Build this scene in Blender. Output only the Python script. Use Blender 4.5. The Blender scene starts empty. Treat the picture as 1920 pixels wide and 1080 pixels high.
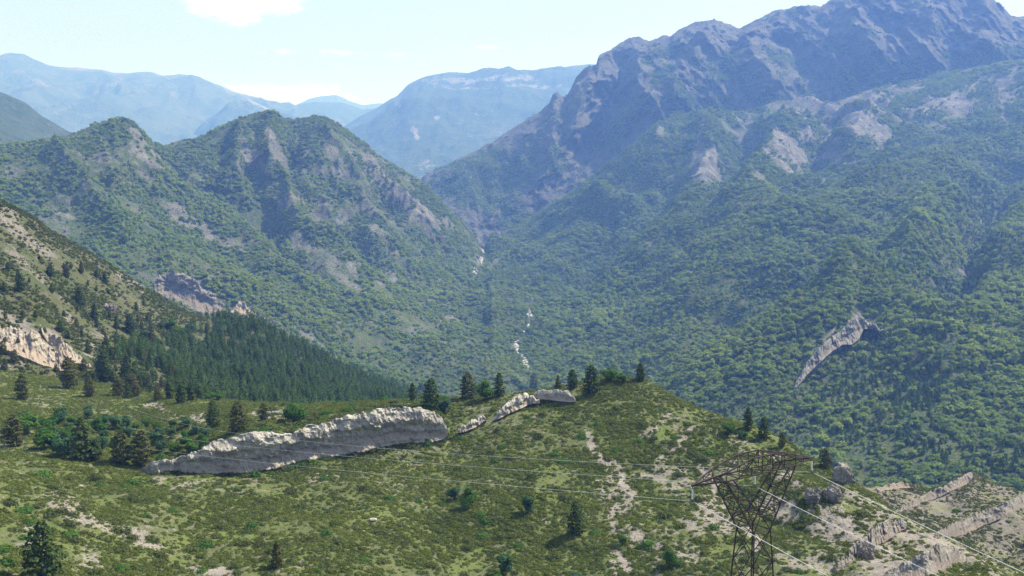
import bpy, bmesh, math, random
import numpy as np
from mathutils import Vector
from mathutils.bvhtree import BVHTree

random.seed(11)
RNG = np.random.default_rng(11)
S = bpy.context.scene
COL = S.collection
R = math.radians

# ------------------------------------------------------------------ camera
FPX = 2027.0                       # focal length in pixels of a 1920 wide frame
PITCH = math.atan(240.0 / FPX)
cam_d = bpy.data.cameras.new("Camera")
cam = bpy.data.objects.new("Camera", cam_d)
COL.objects.link(cam)
cam_d.sensor_width = 36.0
cam_d.lens = FPX / 1920.0 * 36.0
cam_d.clip_start = 0.5
cam_d.clip_end = 80000.0
cam.location = (0, 0, 0)
cam.rotation_euler = (math.pi / 2 - PITCH, 0, 0)
S.camera = cam

# ------------------------------------------------------------------ light
SUN_EL, SUN_AZ = 51.0, 66.0        # azimuth measured clockwise from the view direction (+Y)
world = bpy.data.worlds.new("World")
S.world = world
world.cycles.sampling_method = 'NONE'
world.use_nodes = True
wn, wl = world.node_tree.nodes, world.node_tree.links
wn.clear()
wo = wn.new("ShaderNodeOutputWorld")
bg = wn.new("ShaderNodeBackground")
sky = wn.new("ShaderNodeTexSky")
sky.sky_type = 'NISHITA'
sky.sun_disc = False
sky.sun_elevation = R(SUN_EL)
sky.sun_rotation = R(SUN_AZ)
sky.altitude = 900
sky.air_density = 1.0
sky.dust_density = 3.0
sky.ozone_density = 1.0
bg.inputs['Strength'].default_value = 0.15
wl.new(bg.outputs[0], wo.inputs[0])
# clouds: noise on the view direction, limited to two soft patches above the far range
geo = wn.new("ShaderNodeTexCoord")
def wmath(op, a, b=None, c=None):
    n = wn.new("ShaderNodeMath"); n.operation = op
    for i, v in enumerate((a, b, c)):
        if v is None: continue
        if isinstance(v, (int, float)): n.inputs[i].default_value = v
        else: wl.new(v, n.inputs[i])
    return n.outputs[0]
sep = wn.new("ShaderNodeSeparateXYZ"); wl.new(geo.outputs['Generated'], sep.inputs[0])
az_ = wmath('ARCTAN2', sep.outputs[0], sep.outputs[1])
el_ = wmath('ARCSINE', sep.outputs[2])
comb = wn.new("ShaderNodeCombineXYZ")
wl.new(az_, comb.inputs[0]); wl.new(wmath('MULTIPLY', el_, 2.6), comb.inputs[1])
nz = wn.new("ShaderNodeTexNoise"); nz.inputs['Scale'].default_value = 26; nz.inputs['Detail'].default_value = 8
nz.inputs['Roughness'].default_value = 0.6
wl.new(comb.outputs[0], nz.inputs['Vector'])
def patch(az0, el0, ra, re, k=1.0):
    a = wmath('DIVIDE', wmath('SUBTRACT', az_, az0), ra)
    e = wmath('DIVIDE', wmath('SUBTRACT', el_, el0), re)
    q = wmath('ADD', wmath('MULTIPLY', a, a), wmath('MULTIPLY', e, e))
    return wmath('MULTIPLY', wmath('SUBTRACT', 1.0, wmath('MINIMUM', q, 1.0)), k)
pm = wmath('MAXIMUM', patch(-0.238, 0.143, 0.085, 0.034, 1.1), patch(-0.19, 0.055, 0.10, 0.022, 0.75))
pm = wmath('MAXIMUM', pm, patch(-0.15, 0.095, 0.14, 0.006, 0.42))
pm = wmath('MAXIMUM', pm, patch(-0.03, 0.102, 0.10, 0.004, 0.36))
pm = wmath('MAXIMUM', pm, patch(0.9, 0.3, 0.5, 0.12, 0.8))
pm = wmath('MAXIMUM', pm, patch(-1.2, 0.35, 0.5, 0.14, 0.8))
cm = wmath('MULTIPLY', wmath('ADD', wmath('SUBTRACT', pm, 0.62), wmath('MULTIPLY', wmath('SUBTRACT', nz.outputs[0], 0.42), 2.0)), 2.2)
cm = wmath('MULTIPLY', wmath('MINIMUM', wmath('MAXIMUM', cm, 0.0), 1.0), wmath('MINIMUM', wmath('MULTIPLY', pm, 5.0), 1.0))
sky_wash = wn.new("ShaderNodeMix"); sky_wash.data_type = 'RGBA'; sky_wash.inputs[0].default_value = 0.93
wl.new(sky.outputs[0], sky_wash.inputs[6]); sky_wash.inputs[7].default_value = (1.36, 1.68, 2.3, 1)   # flat pale colour mixed over the sky to brighten and whiten it
mixs = wn.new("ShaderNodeMix"); mixs.data_type = 'RGBA'
wl.new(cm, mixs.inputs[0]); wl.new(sky_wash.outputs[2], mixs.inputs[6]); mixs.inputs[7].default_value = (2.7, 2.7, 2.8, 1)
wl.new(mixs.outputs[2], bg.inputs[0])

sun_d = bpy.data.lights.new("Sun", 'SUN')
sun_d.energy = 3.6
sun_d.angle = R(0.5)
sun_d.color = (1.0, 0.955, 0.89)
sun = bpy.data.objects.new("Sun", sun_d)
COL.objects.link(sun)
sdir = Vector((math.cos(R(SUN_EL)) * math.sin(R(SUN_AZ)), math.cos(R(SUN_EL)) * math.cos(R(SUN_AZ)), math.sin(R(SUN_EL))))
sun.rotation_euler = sdir.to_track_quat('Z', 'Y').to_euler()
sun.location = sdir * 300

S.view_settings.view_transform = 'Standard'
S.view_settings.look = 'None'
S.view_settings.exposure = 1.64
S.view_settings.gamma = 1.0
S.view_settings.use_curve_mapping = False
S.render.engine = 'CYCLES'
S.cycles.use_denoising = True
try:
    S.cycles.denoiser = 'OPENIMAGEDENOISE'
    S.cycles.denoising_input_passes = 'RGB_ALBEDO_NORMAL'
    S.cycles.denoising_prefilter = 'NONE'
except Exception:
    pass
S.cycles.max_bounces = 5
S.cycles.diffuse_bounces = 2
S.cycles.transmission_bounces = 3
S.cycles.volume_bounces = 0
S.cycles.use_adaptive_sampling = True
S.cycles.adaptive_threshold = 0.004

# ------------------------------------------------------------------ noise (numpy)
def _hash(ix, iy, iz, seed):
    h = (ix.astype(np.int64) * 374761393 + iy.astype(np.int64) * 668265263 + iz.astype(np.int64) * 2147483647 + seed * 1274126177) & 0xffffffff
    h = ((h ^ (h >> 13)) * 1274126177) & 0xffffffff
    h = ((h ^ (h >> 15)) * 2246822519) & 0xffffffff
    return ((h ^ (h >> 16)) & 0xffffff) / float(0xffffff)
def vnoise(x, y, z, seed=0):
    x, y, z = np.broadcast_arrays(x, y, z)
    xi, yi, zi = np.floor(x), np.floor(y), np.floor(z)
    fx, fy, fz = x - xi, y - yi, z - zi
    u, v, w = [f * f * f * (f * (f * 6 - 15) + 10) for f in (fx, fy, fz)]
    r = 0
    for dx in (0, 1):
        for dy in (0, 1):
            for dz in (0, 1):
                r = r + _hash(xi + dx, yi + dy, zi + dz, seed) * (u if dx else 1 - u) * (v if dy else 1 - v) * (w if dz else 1 - w)
    return r * 2 - 1
def fbm(x, y, z=0.0, oct=5, seed=0, gain=0.5, lac=2.07):
    a, s, t = 1.0, 0.0, 0.0
    x = np.asarray(x, float); y = np.asarray(y, float); z = np.asarray(z, float)
    for i in range(oct):
        s = s + a * vnoise(x, y, z, seed + i * 17); t += a
        x, y, z = x * lac + 13.7, y * lac - 7.1, z * lac + 3.3
        a *= gain
    return s / t * 1.6
def ridged(x, y, z=0.0, oct=5, seed=0, gain=0.5, lac=2.1):
    a, s, t = 1.0, 0.0, 0.0
    x = np.asarray(x, float); y = np.asarray(y, float); z = np.asarray(z, float)
    for i in range(oct):
        s = s + a * (1 - 2.2 * np.abs(vnoise(x, y, z, seed + i * 31))); t += a
        x, y, z = x * lac + 5.7, y * lac - 3.1, z * lac + 9.3
        a *= gain
    return s / t
def sstep(a, b, x):
    t = np.clip((x - a) / (b - a), 0, 1)
    return t * t * (3 - 2 * t)

# ------------------------------------------------------------------ pixel <-> world
CP, SP = math.cos(PITCH), math.sin(PITCH)
def ray(px, py):
    cx = (np.asarray(px, float) - 960) / FPX
    cy = -(np.asarray(py, float) - 540) / FPX
    return cx, CP + cy * SP, -SP + cy * CP
def P(px, py, d):
    x, y, z = ray(px, py)
    h = np.sqrt(x * x + y * y)
    return np.stack([x / h * d, y / h * d, z / h * d], -1)
def proj(p):
    p = np.asarray(p, float)
    x, y, z = p[..., 0], p[..., 1], p[..., 2]
    dep = y * CP - z * SP
    up = y * SP + z * CP
    dep = np.where(dep < 0.1, 0.1, dep)
    return 960 + FPX * x / dep, 540 - FPX * up / dep, dep
def PV(px, py, d): return Vector(P(px, py, d).tolist())

# ------------------------------------------------------------------ helpers
def tag(o, label=None, cat=None, group=None, kind=None):
    if label: o['label'] = label
    if cat: o['category'] = cat
    if group: o['group'] = group
    if kind: o['kind'] = kind
    return o
def mesh_np(name, verts, faces, mats, smooth=True, attrs=None):
    me = bpy.data.meshes.new(name)
    verts = np.asarray(verts, np.float32); faces = np.asarray(faces, np.int32)
    n, k = faces.shape
    me.vertices.add(len(verts)); me.vertices.foreach_set('co', verts.ravel())
    me.loops.add(n * k); me.loops.foreach_set('vertex_index', faces.ravel())
    me.polygons.add(n); me.polygons.foreach_set('loop_start', np.arange(0, n * k, k, dtype=np.int32))
    me.polygons.foreach_set('use_smooth', np.full(n, smooth))
    for m in (mats if isinstance(mats, (list, tuple)) else [mats]): me.materials.append(m)
    for a, v in (attrs or {}).items():
        at = me.attributes.new(a, 'FLOAT', 'POINT'); at.data.foreach_set('value', np.asarray(v, np.float32).ravel())
    me.update(calc_edges=True)
    return me
def link(name, me, parent=None, loc=None):
    o = bpy.data.objects.new(name, me); COL.objects.link(o)
    if parent: o.parent = parent
    if loc is not None: o.location = loc
    return o

# ------------------------------------------------------------------ materials
def new_mat(name):
    m = bpy.data.materials.new(name); m.use_nodes = True
    nt = m.node_tree; nt.nodes.clear()
    out = nt.nodes.new("ShaderNodeOutputMaterial")
    return m, nt, out
class NT:
    def __init__(s, nt): s.n, s.l = nt.nodes, nt.links
    def node(s, t, **kw):
        n = s.n.new(t)
        for k, v in kw.items(): setattr(n, k, v)
        return n
    def put(s, sock, v):
        if isinstance(v, bpy.types.NodeSocket): s.l.new(v, sock)
        elif v is not None:
            if isinstance(v, tuple) and len(v) == 3 and sock.type == 'RGBA': v = v + (1,)
            sock.default_value = v
    def math(s, op, a, b=None, c=None, clamp=False):
        n = s.node("ShaderNodeMath", operation=op, use_clamp=clamp)
        for i, v in enumerate((a, b, c)): s.put(n.inputs[i], v)
        return n.outputs[0]
    def noise(s, scale, detail=4, rough=0.55, vec=None, dist=0.0):
        n = s.node("ShaderNodeTexNoise")
        n.inputs['Scale'].default_value = scale; n.inputs['Detail'].default_value = detail
        n.inputs['Roughness'].default_value = rough; n.inputs['Distortion'].default_value = dist
        if vec is not None: s.l.new(vec, n.inputs['Vector'])
        return n.outputs[0]
    def mix(s, f, a, b):
        n = s.node("ShaderNodeMix", data_type='RGBA')
        s.put(n.inputs[0], f); s.put(n.inputs[6], a); s.put(n.inputs[7], b)
        return n.outputs[2]
    def ramp(s, v, lo, hi):
        n = s.node("ShaderNodeMapRange", interpolation_type='SMOOTHSTEP')
        s.put(n.inputs[0], v); n.inputs[1].default_value = lo; n.inputs[2].default_value = hi
        return n.outputs[0]
    def attr(s, name, kind='GEOMETRY'):
        n = s.node("ShaderNodeAttribute", attribute_name=name, attribute_type=kind)
        return n

def terrain_mat(name, ga, gb, gc, ra, rb, sc, rough_scale=None, bump=0.6, bump_d=1.0, strata=0.0):
    """ga/gb/gc vegetation colours, ra/rb rock or soil colours; sc = patch size in metres"""
    m, nt, out = new_mat(name); t = NT(nt)
    tc = t.node("ShaderNodeTexCoord").outputs['Object']
    n1 = t.noise(1.0 / sc, 6, 0.6, tc)
    n2 = t.noise(4.3 / sc, 5, 0.65, tc)
    n3 = t.noise(17.0 / sc, 4, 0.7, tc)
    g = t.mix(t.ramp(n1, 0.38, 0.62), ga, gb)
    g = t.mix(t.math('MULTIPLY', t.ramp(n2, 0.45, 0.65), 0.75), g, gc)
    g = t.mix(t.ramp(n3, 0.3, 0.75), t.mix(1.0, g, g), g)
    rk = t.mix(t.ramp(n2, 0.35, 0.65), ra, rb)
    dk = tuple(c * 0.55 for c in ra)
    rk = t.mix(t.math('MULTIPLY', t.ramp(n3, 0.5, 0.7), 0.6), rk, dk)
    if strata > 0:
        mp = t.node("ShaderNodeMapping"); t.l.new(tc, mp.inputs[0]); mp.inputs['Scale'].default_value = (0.15, 0.15, 1.0)
        mp.inputs['Rotation'].default_value = (0.25, 0.2, 0)
        ns = t.noise(strata, 4, 0.6, mp.outputs[0])
        rk = t.mix(t.math('MULTIPLY', t.ramp(ns, 0.48, 0.6), 0.5), rk, tuple(c * 0.6 for c in rb))
    a = t.attr('rock').outputs['Fac']
    f = t.math('ADD', a, t.math('MULTIPLY', t.math('SUBTRACT', n2, 0.5), 1.7))
    f = t.math('ADD', f, t.math('MULTIPLY', t.math('SUBTRACT', n3, 0.5), 1.6))
    f = t.ramp(f, 0.40, 0.62)
    col = t.mix(f, g, rk)
    b = t.node("ShaderNodeBump"); b.inputs['Strength'].default_value = bump; b.inputs['Distance'].default_value = bump_d
    h = t.math('ADD', t.math('MULTIPLY', n2, 1.2), n3)
    t.l.new(h, b.inputs['Height'])
    d = t.node("ShaderNodeBsdfPrincipled")
    t.l.new(col, d.inputs['Base Color']); d.inputs['Roughness'].default_value = 0.95
    d.inputs['Specular IOR Level'].default_value = 0.1
    t.l.new(b.outputs[0], d.inputs['Normal'])
    t.l.new(d.outputs[0], out.inputs[0])
    return m

def leaf_mat(name, ca, cb, trans=0.28, inst=False, cc=None, bump=0.0):
    m, nt, out = new_mat(name); t = NT(nt)
    if inst:
        r = t.attr('tint', 'INSTANCER').outputs['Fac']
    else:
        r = t.node("ShaderNodeObjectInfo").outputs['Random']
    tc = t.node("ShaderNodeTexCoord").outputs['Object']
    n = t.noise(1.6, 4, 0.7, tc)
    f = t.math('ADD', t.math('MULTIPLY', r, 0.75), t.math('MULTIPLY', t.math('SUBTRACT', n, 0.5), 0.9), clamp=True)
    col = t.mix(f, ca, cb)
    if cc is not None:
        col = t.mix(t.ramp(r, 0.86, 0.97), col, cc)
    d = t.node("ShaderNodeBsdfDiffuse"); t.l.new(col, d.inputs[0])
    tr = t.node("ShaderNodeBsdfTranslucent"); t.l.new(col, tr.inputs[0])
    mx = t.node("ShaderNodeMixShader"); mx.inputs[0].default_value = trans
    t.l.new(d.outputs[0], mx.inputs[1]); t.l.new(tr.outputs[0], mx.inputs[2])
    t.l.new(mx.outputs[0], out.inputs[0])
    return m
def rock_mat(name, ca, cb, cd, sc=1.0, strata=1.2, tilt=(0.0, 0.2, 0), bump=0.5):
    m, nt, out = new_mat(name); t = NT(nt)
    tc = t.node("ShaderNodeTexCoord").outputs['Object']
    mp = t.node("ShaderNodeMapping"); t.l.new(tc, mp.inputs[0]); mp.inputs['Scale'].default_value = (0.12, 0.12, 1.0)
    mp.inputs['Rotation'].default_value = tilt
    st = t.noise(strata, 5, 0.65, mp.outputs[0])
    n1 = t.noise(0.35 / sc, 5, 0.6, tc)
    n2 = t.noise(1.7 / sc, 6, 0.7, tc)
    c = t.mix(t.ramp(n1, 0.4, 0.62), ca, cb)
    c = t.mix(t.math('MULTIPLY', t.ramp(st, 0.46, 0.62), 0.55), c, cd)
    c = t.mix(t.math('MULTIPLY', t.ramp(n2, 0.52, 0.68), 0.6), c, tuple(v * 0.6 for v in cd))
    mv = t.node("ShaderNodeMapping"); t.l.new(tc, mv.inputs[0]); mv.inputs['Scale'].default_value = (1, 1, 0.16)
    sv = t.noise(0.9 / sc, 4, 0.6, mv.outputs[0])
    c = t.mix(t.math('MULTIPLY', t.ramp(sv, 0.50, 0.66), 0.55), c, tuple(v * 0.75 for v in cd))
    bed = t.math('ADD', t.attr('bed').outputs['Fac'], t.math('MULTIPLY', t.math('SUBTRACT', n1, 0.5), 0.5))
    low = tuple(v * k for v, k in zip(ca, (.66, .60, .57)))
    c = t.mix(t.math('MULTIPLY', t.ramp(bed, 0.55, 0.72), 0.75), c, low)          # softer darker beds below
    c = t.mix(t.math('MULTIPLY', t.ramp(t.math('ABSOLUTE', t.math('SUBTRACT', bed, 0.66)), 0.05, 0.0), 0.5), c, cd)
    b = t.node("ShaderNodeBump"); b.inputs['Strength'].default_value = bump; b.inputs['Distance'].default_value = 0.5 * sc
    t.l.new(t.math('ADD', t.math('MULTIPLY', st, 0.8), n2), b.inputs['Height'])
    d = t.node("ShaderNodeBsdfPrincipled"); t.l.new(c, d.inputs['Base Color']); d.inputs['Roughness'].default_value = 0.9
    d.inputs['Specular IOR Level'].default_value = 0.15
    t.l.new(b.outputs[0], d.inputs['Normal']); t.l.new(d.outputs[0], out.inputs[0])
    return m
def plain_mat(name, c, rough=0.6, metal=0.0, var=0.3, sc=3.0):
    m, nt, out = new_mat(name); t = NT(nt)
    tc = t.node("ShaderNodeTexCoord").outputs['Object']
    n = t.noise(sc, 5, 0.65, tc)
    d = t.node("ShaderNodeBsdfPrincipled")
    t.l.new(t.mix(t.ramp(n, 0.35, 0.7), c, tuple(v * (1 - var) for v in c)), d.inputs['Base Color'])
    d.inputs['Roughness'].default_value = rough; d.inputs['Metallic'].default_value = metal
    t.l.new(d.outputs[0], out.inputs[0])
    return m

MT_FORE = terrain_mat("hill_ground", (0.086, 0.108, 0.030), (0.068, 0.083, 0.033), (0.096, 0.094, 0.052), (0.22, 0.195, 0.17), (0.155, 0.14, 0.125), 14, bump=0.7, bump_d=0.6)
MT_BAD = terrain_mat("badland_ground", (0.10, 0.115, 0.05), (0.12, 0.12, 0.065), (0.11, 0.105, 0.07), (0.175, 0.155, 0.13), (0.125, 0.115, 0.10), 18, bump=0.8, bump_d=0.8, strata=0.7)
MT_LEFT = terrain_mat("left_slope_ground", (0.050, 0.066, 0.026), (0.068, 0.074, 0.034), (0.085, 0.076, 0.046), (0.19, 0.17, 0.145), (0.12, 0.11, 0.10), 26, bump=0.8, bump_d=1.5)
MT_MID = terrain_mat("mountain_ground", (0.040, 0.068, 0.022), (0.058, 0.080, 0.028), (0.085, 0.085, 0.045), (0.175, 0.168, 0.162), (0.098, 0.096, 0.093), 60, bump=0.9, bump_d=5, strata=0.05)
MT_ROCKY = terrain_mat("rock_face", (0.042, 0.068, 0.024), (0.055, 0.075, 0.03), (0.08, 0.08, 0.05), (0.118, 0.117, 0.115), (0.074, 0.074, 0.074), 90, bump=1.0, bump_d=9, strata=0.04)
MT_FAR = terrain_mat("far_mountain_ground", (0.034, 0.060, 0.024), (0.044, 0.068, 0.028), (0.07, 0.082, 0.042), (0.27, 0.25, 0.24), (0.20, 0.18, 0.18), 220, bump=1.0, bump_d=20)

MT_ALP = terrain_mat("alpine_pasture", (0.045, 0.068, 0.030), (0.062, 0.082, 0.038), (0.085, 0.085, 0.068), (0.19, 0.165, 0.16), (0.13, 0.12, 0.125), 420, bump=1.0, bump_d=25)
# ------------------------------------------------------------------ terrain sheets
SHEETS = {}
def hermite_rows(D, Z, counts, sm):
    """D, Z: K x n control rows -> sampled rows; cubic with limited tangents"""
    K = D.shape[0]
    T = np.arange(K)
    outd, outz, tt = [], [], []
    def tang(A):
        M = np.zeros_like(A)
        s = A[1:] - A[:-1]
        M[0], M[-1] = s[0], s[-1]
        for k in range(1, K - 1):
            a, b = s[k - 1], s[k]
            m = np.where(a * b > 0, 2 * a * b / (a + b + 1e-9 * np.sign(a + b + 1e-12)), 0)
            M[k] = m
        return M
    # z as a function of d: parametrise by row index but keep d linear-ish for monotony
    MD = tang(D)
    dd = np.maximum(D[1:] - D[:-1], 1e-3)
    sl = (Z[1:] - Z[:-1]) / dd
    MZ = np.zeros_like(Z); MZ[0], MZ[-1] = sl[0], sl[-1]
    for k in range(1, K - 1):
        a, b = sl[k - 1], sl[k]
        MZ[k] = np.where(a * b > 0, 2 * a * b / (a + b + 1e-12), 0.0)
    for k in range(K): MZ[k] = sm(MZ[k])
    for k in range(K - 1):
        m = counts[k]
        for i in range(m + (1 if k == K - 2 else 0)):
            s = i / m
            d = D[k] + (D[k + 1] - D[k]) * s
            h = dd[k]
            s2, s3 = s * s, s * s * s
            z = (2 * s3 - 3 * s2 + 1) * Z[k] + (s3 - 2 * s2 + s) * h * MZ[k] + (-2 * s3 + 3 * s2) * Z[k + 1] + (s3 - s2) * h * MZ[k + 1]
            outd.append(d); outz.append(z); tt.append(k + s)
    return np.array(outd), np.array(outz), np.array(tt)

def sheet(name, rows, counts, x0, x1, ncol, mat, disp, rockf, sharp=(), edge=None):
    """rows: list of [(px, py or ('z', z), d), ...]; one profile per azimuth, joined to a height field"""
    t = np.linspace((x0 - 960) / FPX / CP, (x1 - 960) / FPX / CP, ncol)
    az = np.arctan(t)
    D, Z = [], []
    for row in rows:
        a, dd, zz = [], [], []
        for px, py, d in row:
            if isinstance(py, tuple):
                x = (px - 960) / FPX / CP; a.append(math.atan(x)); zz.append(py[1])
            else:
                p = P(px, py, d); a.append(math.atan2(p[0], p[1])); zz.append(float(p[2]))
            dd.append(d)
        o = np.argsort(a)
        a = np.array(a)[o]
        D.append(np.interp(az, a, np.array(dd, float)[o])); Z.append(np.interp(az, a, np.array(zz)[o]))
    D, Z = np.array(D), np.array(Z)
    kw = max(3, ncol // 70); ker = np.hanning(2 * kw + 3)[1:-1]; ker /= ker.sum()
    sm = lambda a: np.convolve(np.pad(a, kw, mode='edge'), ker, mode='valid')
    for k in range(len(D)):
        if k not in sharp: D[k] = sm(D[k]); Z[k] = sm(Z[k])
    for k in range(1, len(D)): D[k] = np.maximum(D[k], D[k - 1] + 0.5)
    d, z, tt = hermite_rows(D, Z, counts, sm)
    px_c = 960 + t * FPX * CP
    if edge:
        (la, lb, ra, rb_, drop) = edge
        z = z - drop * ((1 - sstep(la, lb, px_c)) + sstep(ra, rb_, px_c))[None]
    X = np.sin(az)[None] * d; Y = np.cos(az)[None] * d
    V = np.stack([X, Y, z], -1)
    T = np.repeat(tt[:, None], ncol, 1)
    dz, dh = disp(X, Y, z, T)
    # horizontal push toward the viewer, height shift
    V[..., 2] += dz
    V[..., 0] -= np.sin(az)[None] * dh; V[..., 1] -= np.cos(az)[None] * dh
    px, py, _ = proj(V)
    rock = rockf(V[..., 0], V[..., 1], V[..., 2], px, py, T)
    nr, nc = V.shape[:2]
    idx = np.arange(nr * nc).reshape(nr, nc)
    F = np.stack([idx[:-1, :-1], idx[:-1, 1:], idx[1:, 1:], idx[1:, :-1]], -1).reshape(-1, 4)
    v = V.reshape(-1, 3)
    me = mesh_np(name, v, F, mat, True, {'rock': rock.reshape(-1)})
    o = tag(link(name, me), kind='structure')
    fn = np.cross(v[F[:, 2]] - v[F[:, 0]], v[F[:, 3]] - v[F[:, 1]])
    area = np.linalg.norm(fn, axis=1) / 2
    fn = fn / (np.linalg.norm(fn, axis=1, keepdims=True) + 1e-9)
    SHEETS[name] = dict(v=v, F=F, n=fn, area=area, rock=rock.reshape(-1), T=T.reshape(-1),
                        bvh=BVHTree.FromPolygons(v.tolist(), F.tolist()))
    return o
def blobs(px, py, lst, X, Y, warp=10.0, ws=30.0, seed=5):
    """soft rotated ellipses: outcrops and scree fans, given where they lie on the slope"""
    wx = fbm(X / ws, Y / ws, 0, 4, seed) * warp; wy = fbm(X / ws, Y / ws, 7, 4, seed + 3) * warp
    m = np.zeros_like(px)
    for b in lst:
        cx, cy, rx, ry, ang = b[:5]; k = b[5] if len(b) > 5 else 1.0
        c, s = math.cos(R(ang)), math.sin(R(ang))
        dx, dy = px + wx - cx, py + wy - cy
        u = (dx * c + dy * s) / rx; v = (-dx * s + dy * c) / ry
        q = np.sqrt(u * u + v * v)
        m = np.maximum(m, k * (1 - sstep(0.25, 1.35, q)))
    return m

def spurs(X, Y, Z, lst, ws=60.0, wp=12.0, seed=9):
    """rock ribs (+) and ravines (-) running down a slope: (height, half width in picture units at that range, [line])"""
    px, py, _ = proj(np.stack([X, Y, Z], -1))
    px = px + fbm(X / ws, Y / ws, Z / ws, 4, seed) * wp; py = py + fbm(X / ws, Y / ws, Z / ws + 9, 4, seed + 4) * wp
    out = 0 * X
    for h, w, line in lst:
        best = 1e9 + 0 * X; tt = 0 * X; n = len(line) - 1
        for i, ((a, b), (c, d)) in enumerate(zip(line[:-1], line[1:])):
            t = np.clip(((px - a) * (c - a) + (py - b) * (d - b)) / ((c - a) ** 2 + (d - b) ** 2), 0, 1)
            q = np.hypot(px - a - t * (c - a), py - b - t * (d - b))
            tt = np.where(q < best, (i + t) / n, tt); best = np.minimum(best, q)
        out = out + h * np.clip(1 - best / w, 0, 1) ** 1.15 * np.clip(np.minimum(tt * 5 + .25, (1 - tt) * 3), 0, 1)
    return out
MID_SPURS = [(38, 46, [(500,212),(512,270),(500,330),(540,390),(560,450),(640,510),(720,570),(800,620)]), (34, 40, [(600,224),(620,290),(660,350),(700,430),(760,480),(860,540)]),
 (30, 34, [(655,262),(700,320),(760,400),(820,450),(880,500)]), (-26, 30, [(545,250),(535,330),(600,420),(660,470),(740,510)]), (26, 40, [(215,230),(250,290),(300,370),(380,430),(470,480),(560,560),(640,640)]),
 (-20, 34, [(300,282),(340,340),(430,400),(520,470),(600,540)]), (24, 30, [(450,235),(455,290),(440,350),(470,420)]), (26, 46, [(290,500),(340,535),(410,560),(520,600),(600,650)]), (20, 30, [(100,270),(130,340),(200,420),(300,500)]), (20,26,[(740,315),(790,380),(850,430),(893,475)])]
RIGHT_SPURS = [(-55, 60, [(1300,330),(1230,420),(1120,490),(1030,560)]), (45, 60, [(1345,225),(1330,320),(1260,430),(1160,500),(1070,590)]), (50, 70, [(1490,215),(1440,310),(1400,400),(1280,480)]), (-40, 50, [(1420,235),(1380,320),(1330,400)]),
 (35, 80, [(1850,300),(1700,370),(1560,420),(1400,470),(1250,560)]), (-45, 60, [(1900,330),(1830,430),(1800,540),(1720,640)]), (30, 60, [(1760,400),(1700,520),(1560,600),(1380,660)]), (-30, 50, [(1560,520),(1400,580),(1250,650)]), (30, 50, [(1200,330),(1130,400),(1040,450),(960,500)]),
 (16, 50, [(1610,596),(1560,640),(1500,710)]), (10, 60, [(1612,596),(1700,650),(1800,720)]), (40, 60, [(1640,170),(1620,260),(1560,330)]), (-30,50,[(1560,230),(1530,300),(1480,360)])]
CRAG_SPURS = [(90, 60, [(1345,40),(1300,110),(1262,170),(1232,240)]), (80, 55, [(1120,108),(1095,180),(1060,260),(1000,340),(940,420)]), (70, 40, [(1200,74),(1190,130),(1210,200),(1180,270)]), (-70, 50, [(1160,110),(1150,180),(1110,260),(1040,340)]),
 (80, 45, [(1390,52),(1410,100),(1440,160),(1500,190)]), (-80, 60, [(1460,60),(1500,120),(1560,170)]), (80, 50, [(1590,0),(1620,70),(1680,130)]), (60, 40, [(1048,172),(1030,230),(980,290),(930,340)]), (70, 50, [(1760,0),(1740,60),(1720,130)]), (-60, 50, [(1680,20),(1660,80)]), (70, 50, [(1860,10),(1850,60),(1830,120)]), (-50, 40, [(1270,80),(1250,140)])]
# base ground far below and far beyond
gv = [(-30000, -6000, -430), (30000, -6000, -430), (30000, 30000, -430), (-30000, 30000, -430)]
tag(link("ground", mesh_np("ground", gv, [(0, 1, 2, 3)], MT_FAR, False, {'rock': [0, 0, 0, 0]})), kind='structure')

# ---- foreground hill
fr = {  # px: (y,d) x5 : frame bottom, lower slope, ledge foot, ledge top, crest
 -300: ((1120,172),(940,225),(872,262),(852,284),(680,425)),
 0:    ((1120,180),(960,225),(862,270),(842,290),(694,420)),
 150:  ((1120,182),(970,225),(880,265),(866,280),(716,408)),
 280:  ((1120,185),(980,225),(892,262),(886,266),(736,380)),
 350:  ((1120,187),(985,225),(888,262),(856,267),(746,368)),
 450:  ((1120,188),(985,225),(884,262),(818,267),(754,350)),
 570:  ((1120,189),(975,228),(862,265),(803,269),(760,330)),
 700:  ((1120,190),(960,232),(836,268),(769,272),(755,310)),
 800:  ((1120,190),(950,236),(826,270),(768,274),(750,305)),
 845:  ((1120,190),(945,237),(822,272),(800,277),(748,300)),
 950:  ((1120,190),(930,238),(815,266),(775,280),(740,300)),
 1080: ((1120,190),(920,238),(805,266),(758,282),(722,298)),
 1150: ((1120,190),(920,238),(808,265),(755,282),(708,297)),
 1210: ((1120,190),(920,238),(810,265),(760,280),(714,296)),
 1300: ((1120,188),(940,232),(850,255),(800,270),(768,282)),
 1400: ((1120,186),(960,228),(880,248),(840,262),(806,274)),
 1500: ((1120,184),(985,222),(910,240),(875,255),(850,264)),
 1600: ((1120,182),(1015,213),(965,228),(935,239),(910,250)),
 1700: ((1125,180),(1055,203),(1022,215),(1000,224),(978,236)),
 1800: ((1135,178),(1095,193),(1070,203),(1056,212),(1040,222)),
 1920: ((1160,176),(1130,186),(1115,194),(1105,202),(1094,210)),
 2250: ((1230,172),(1210,180),(1200,188),(1190,196),(1180,204)),
}
for x in (280, 350, 450, 570, 700, 800, 845): fr[x] = fr[x][:3] + ((fr[x][3][0], fr[x][3][1] + 3.0),) + fr[x][4:]
xs = sorted(fr)
rows = [[(x, ('z', -3), 4) for x in xs], [(x, ('z', -44), 62) for x in xs], [(x, ('z', -63), 104) for x in xs], [(x, ('z', -73), 148) for x in xs]]
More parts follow.
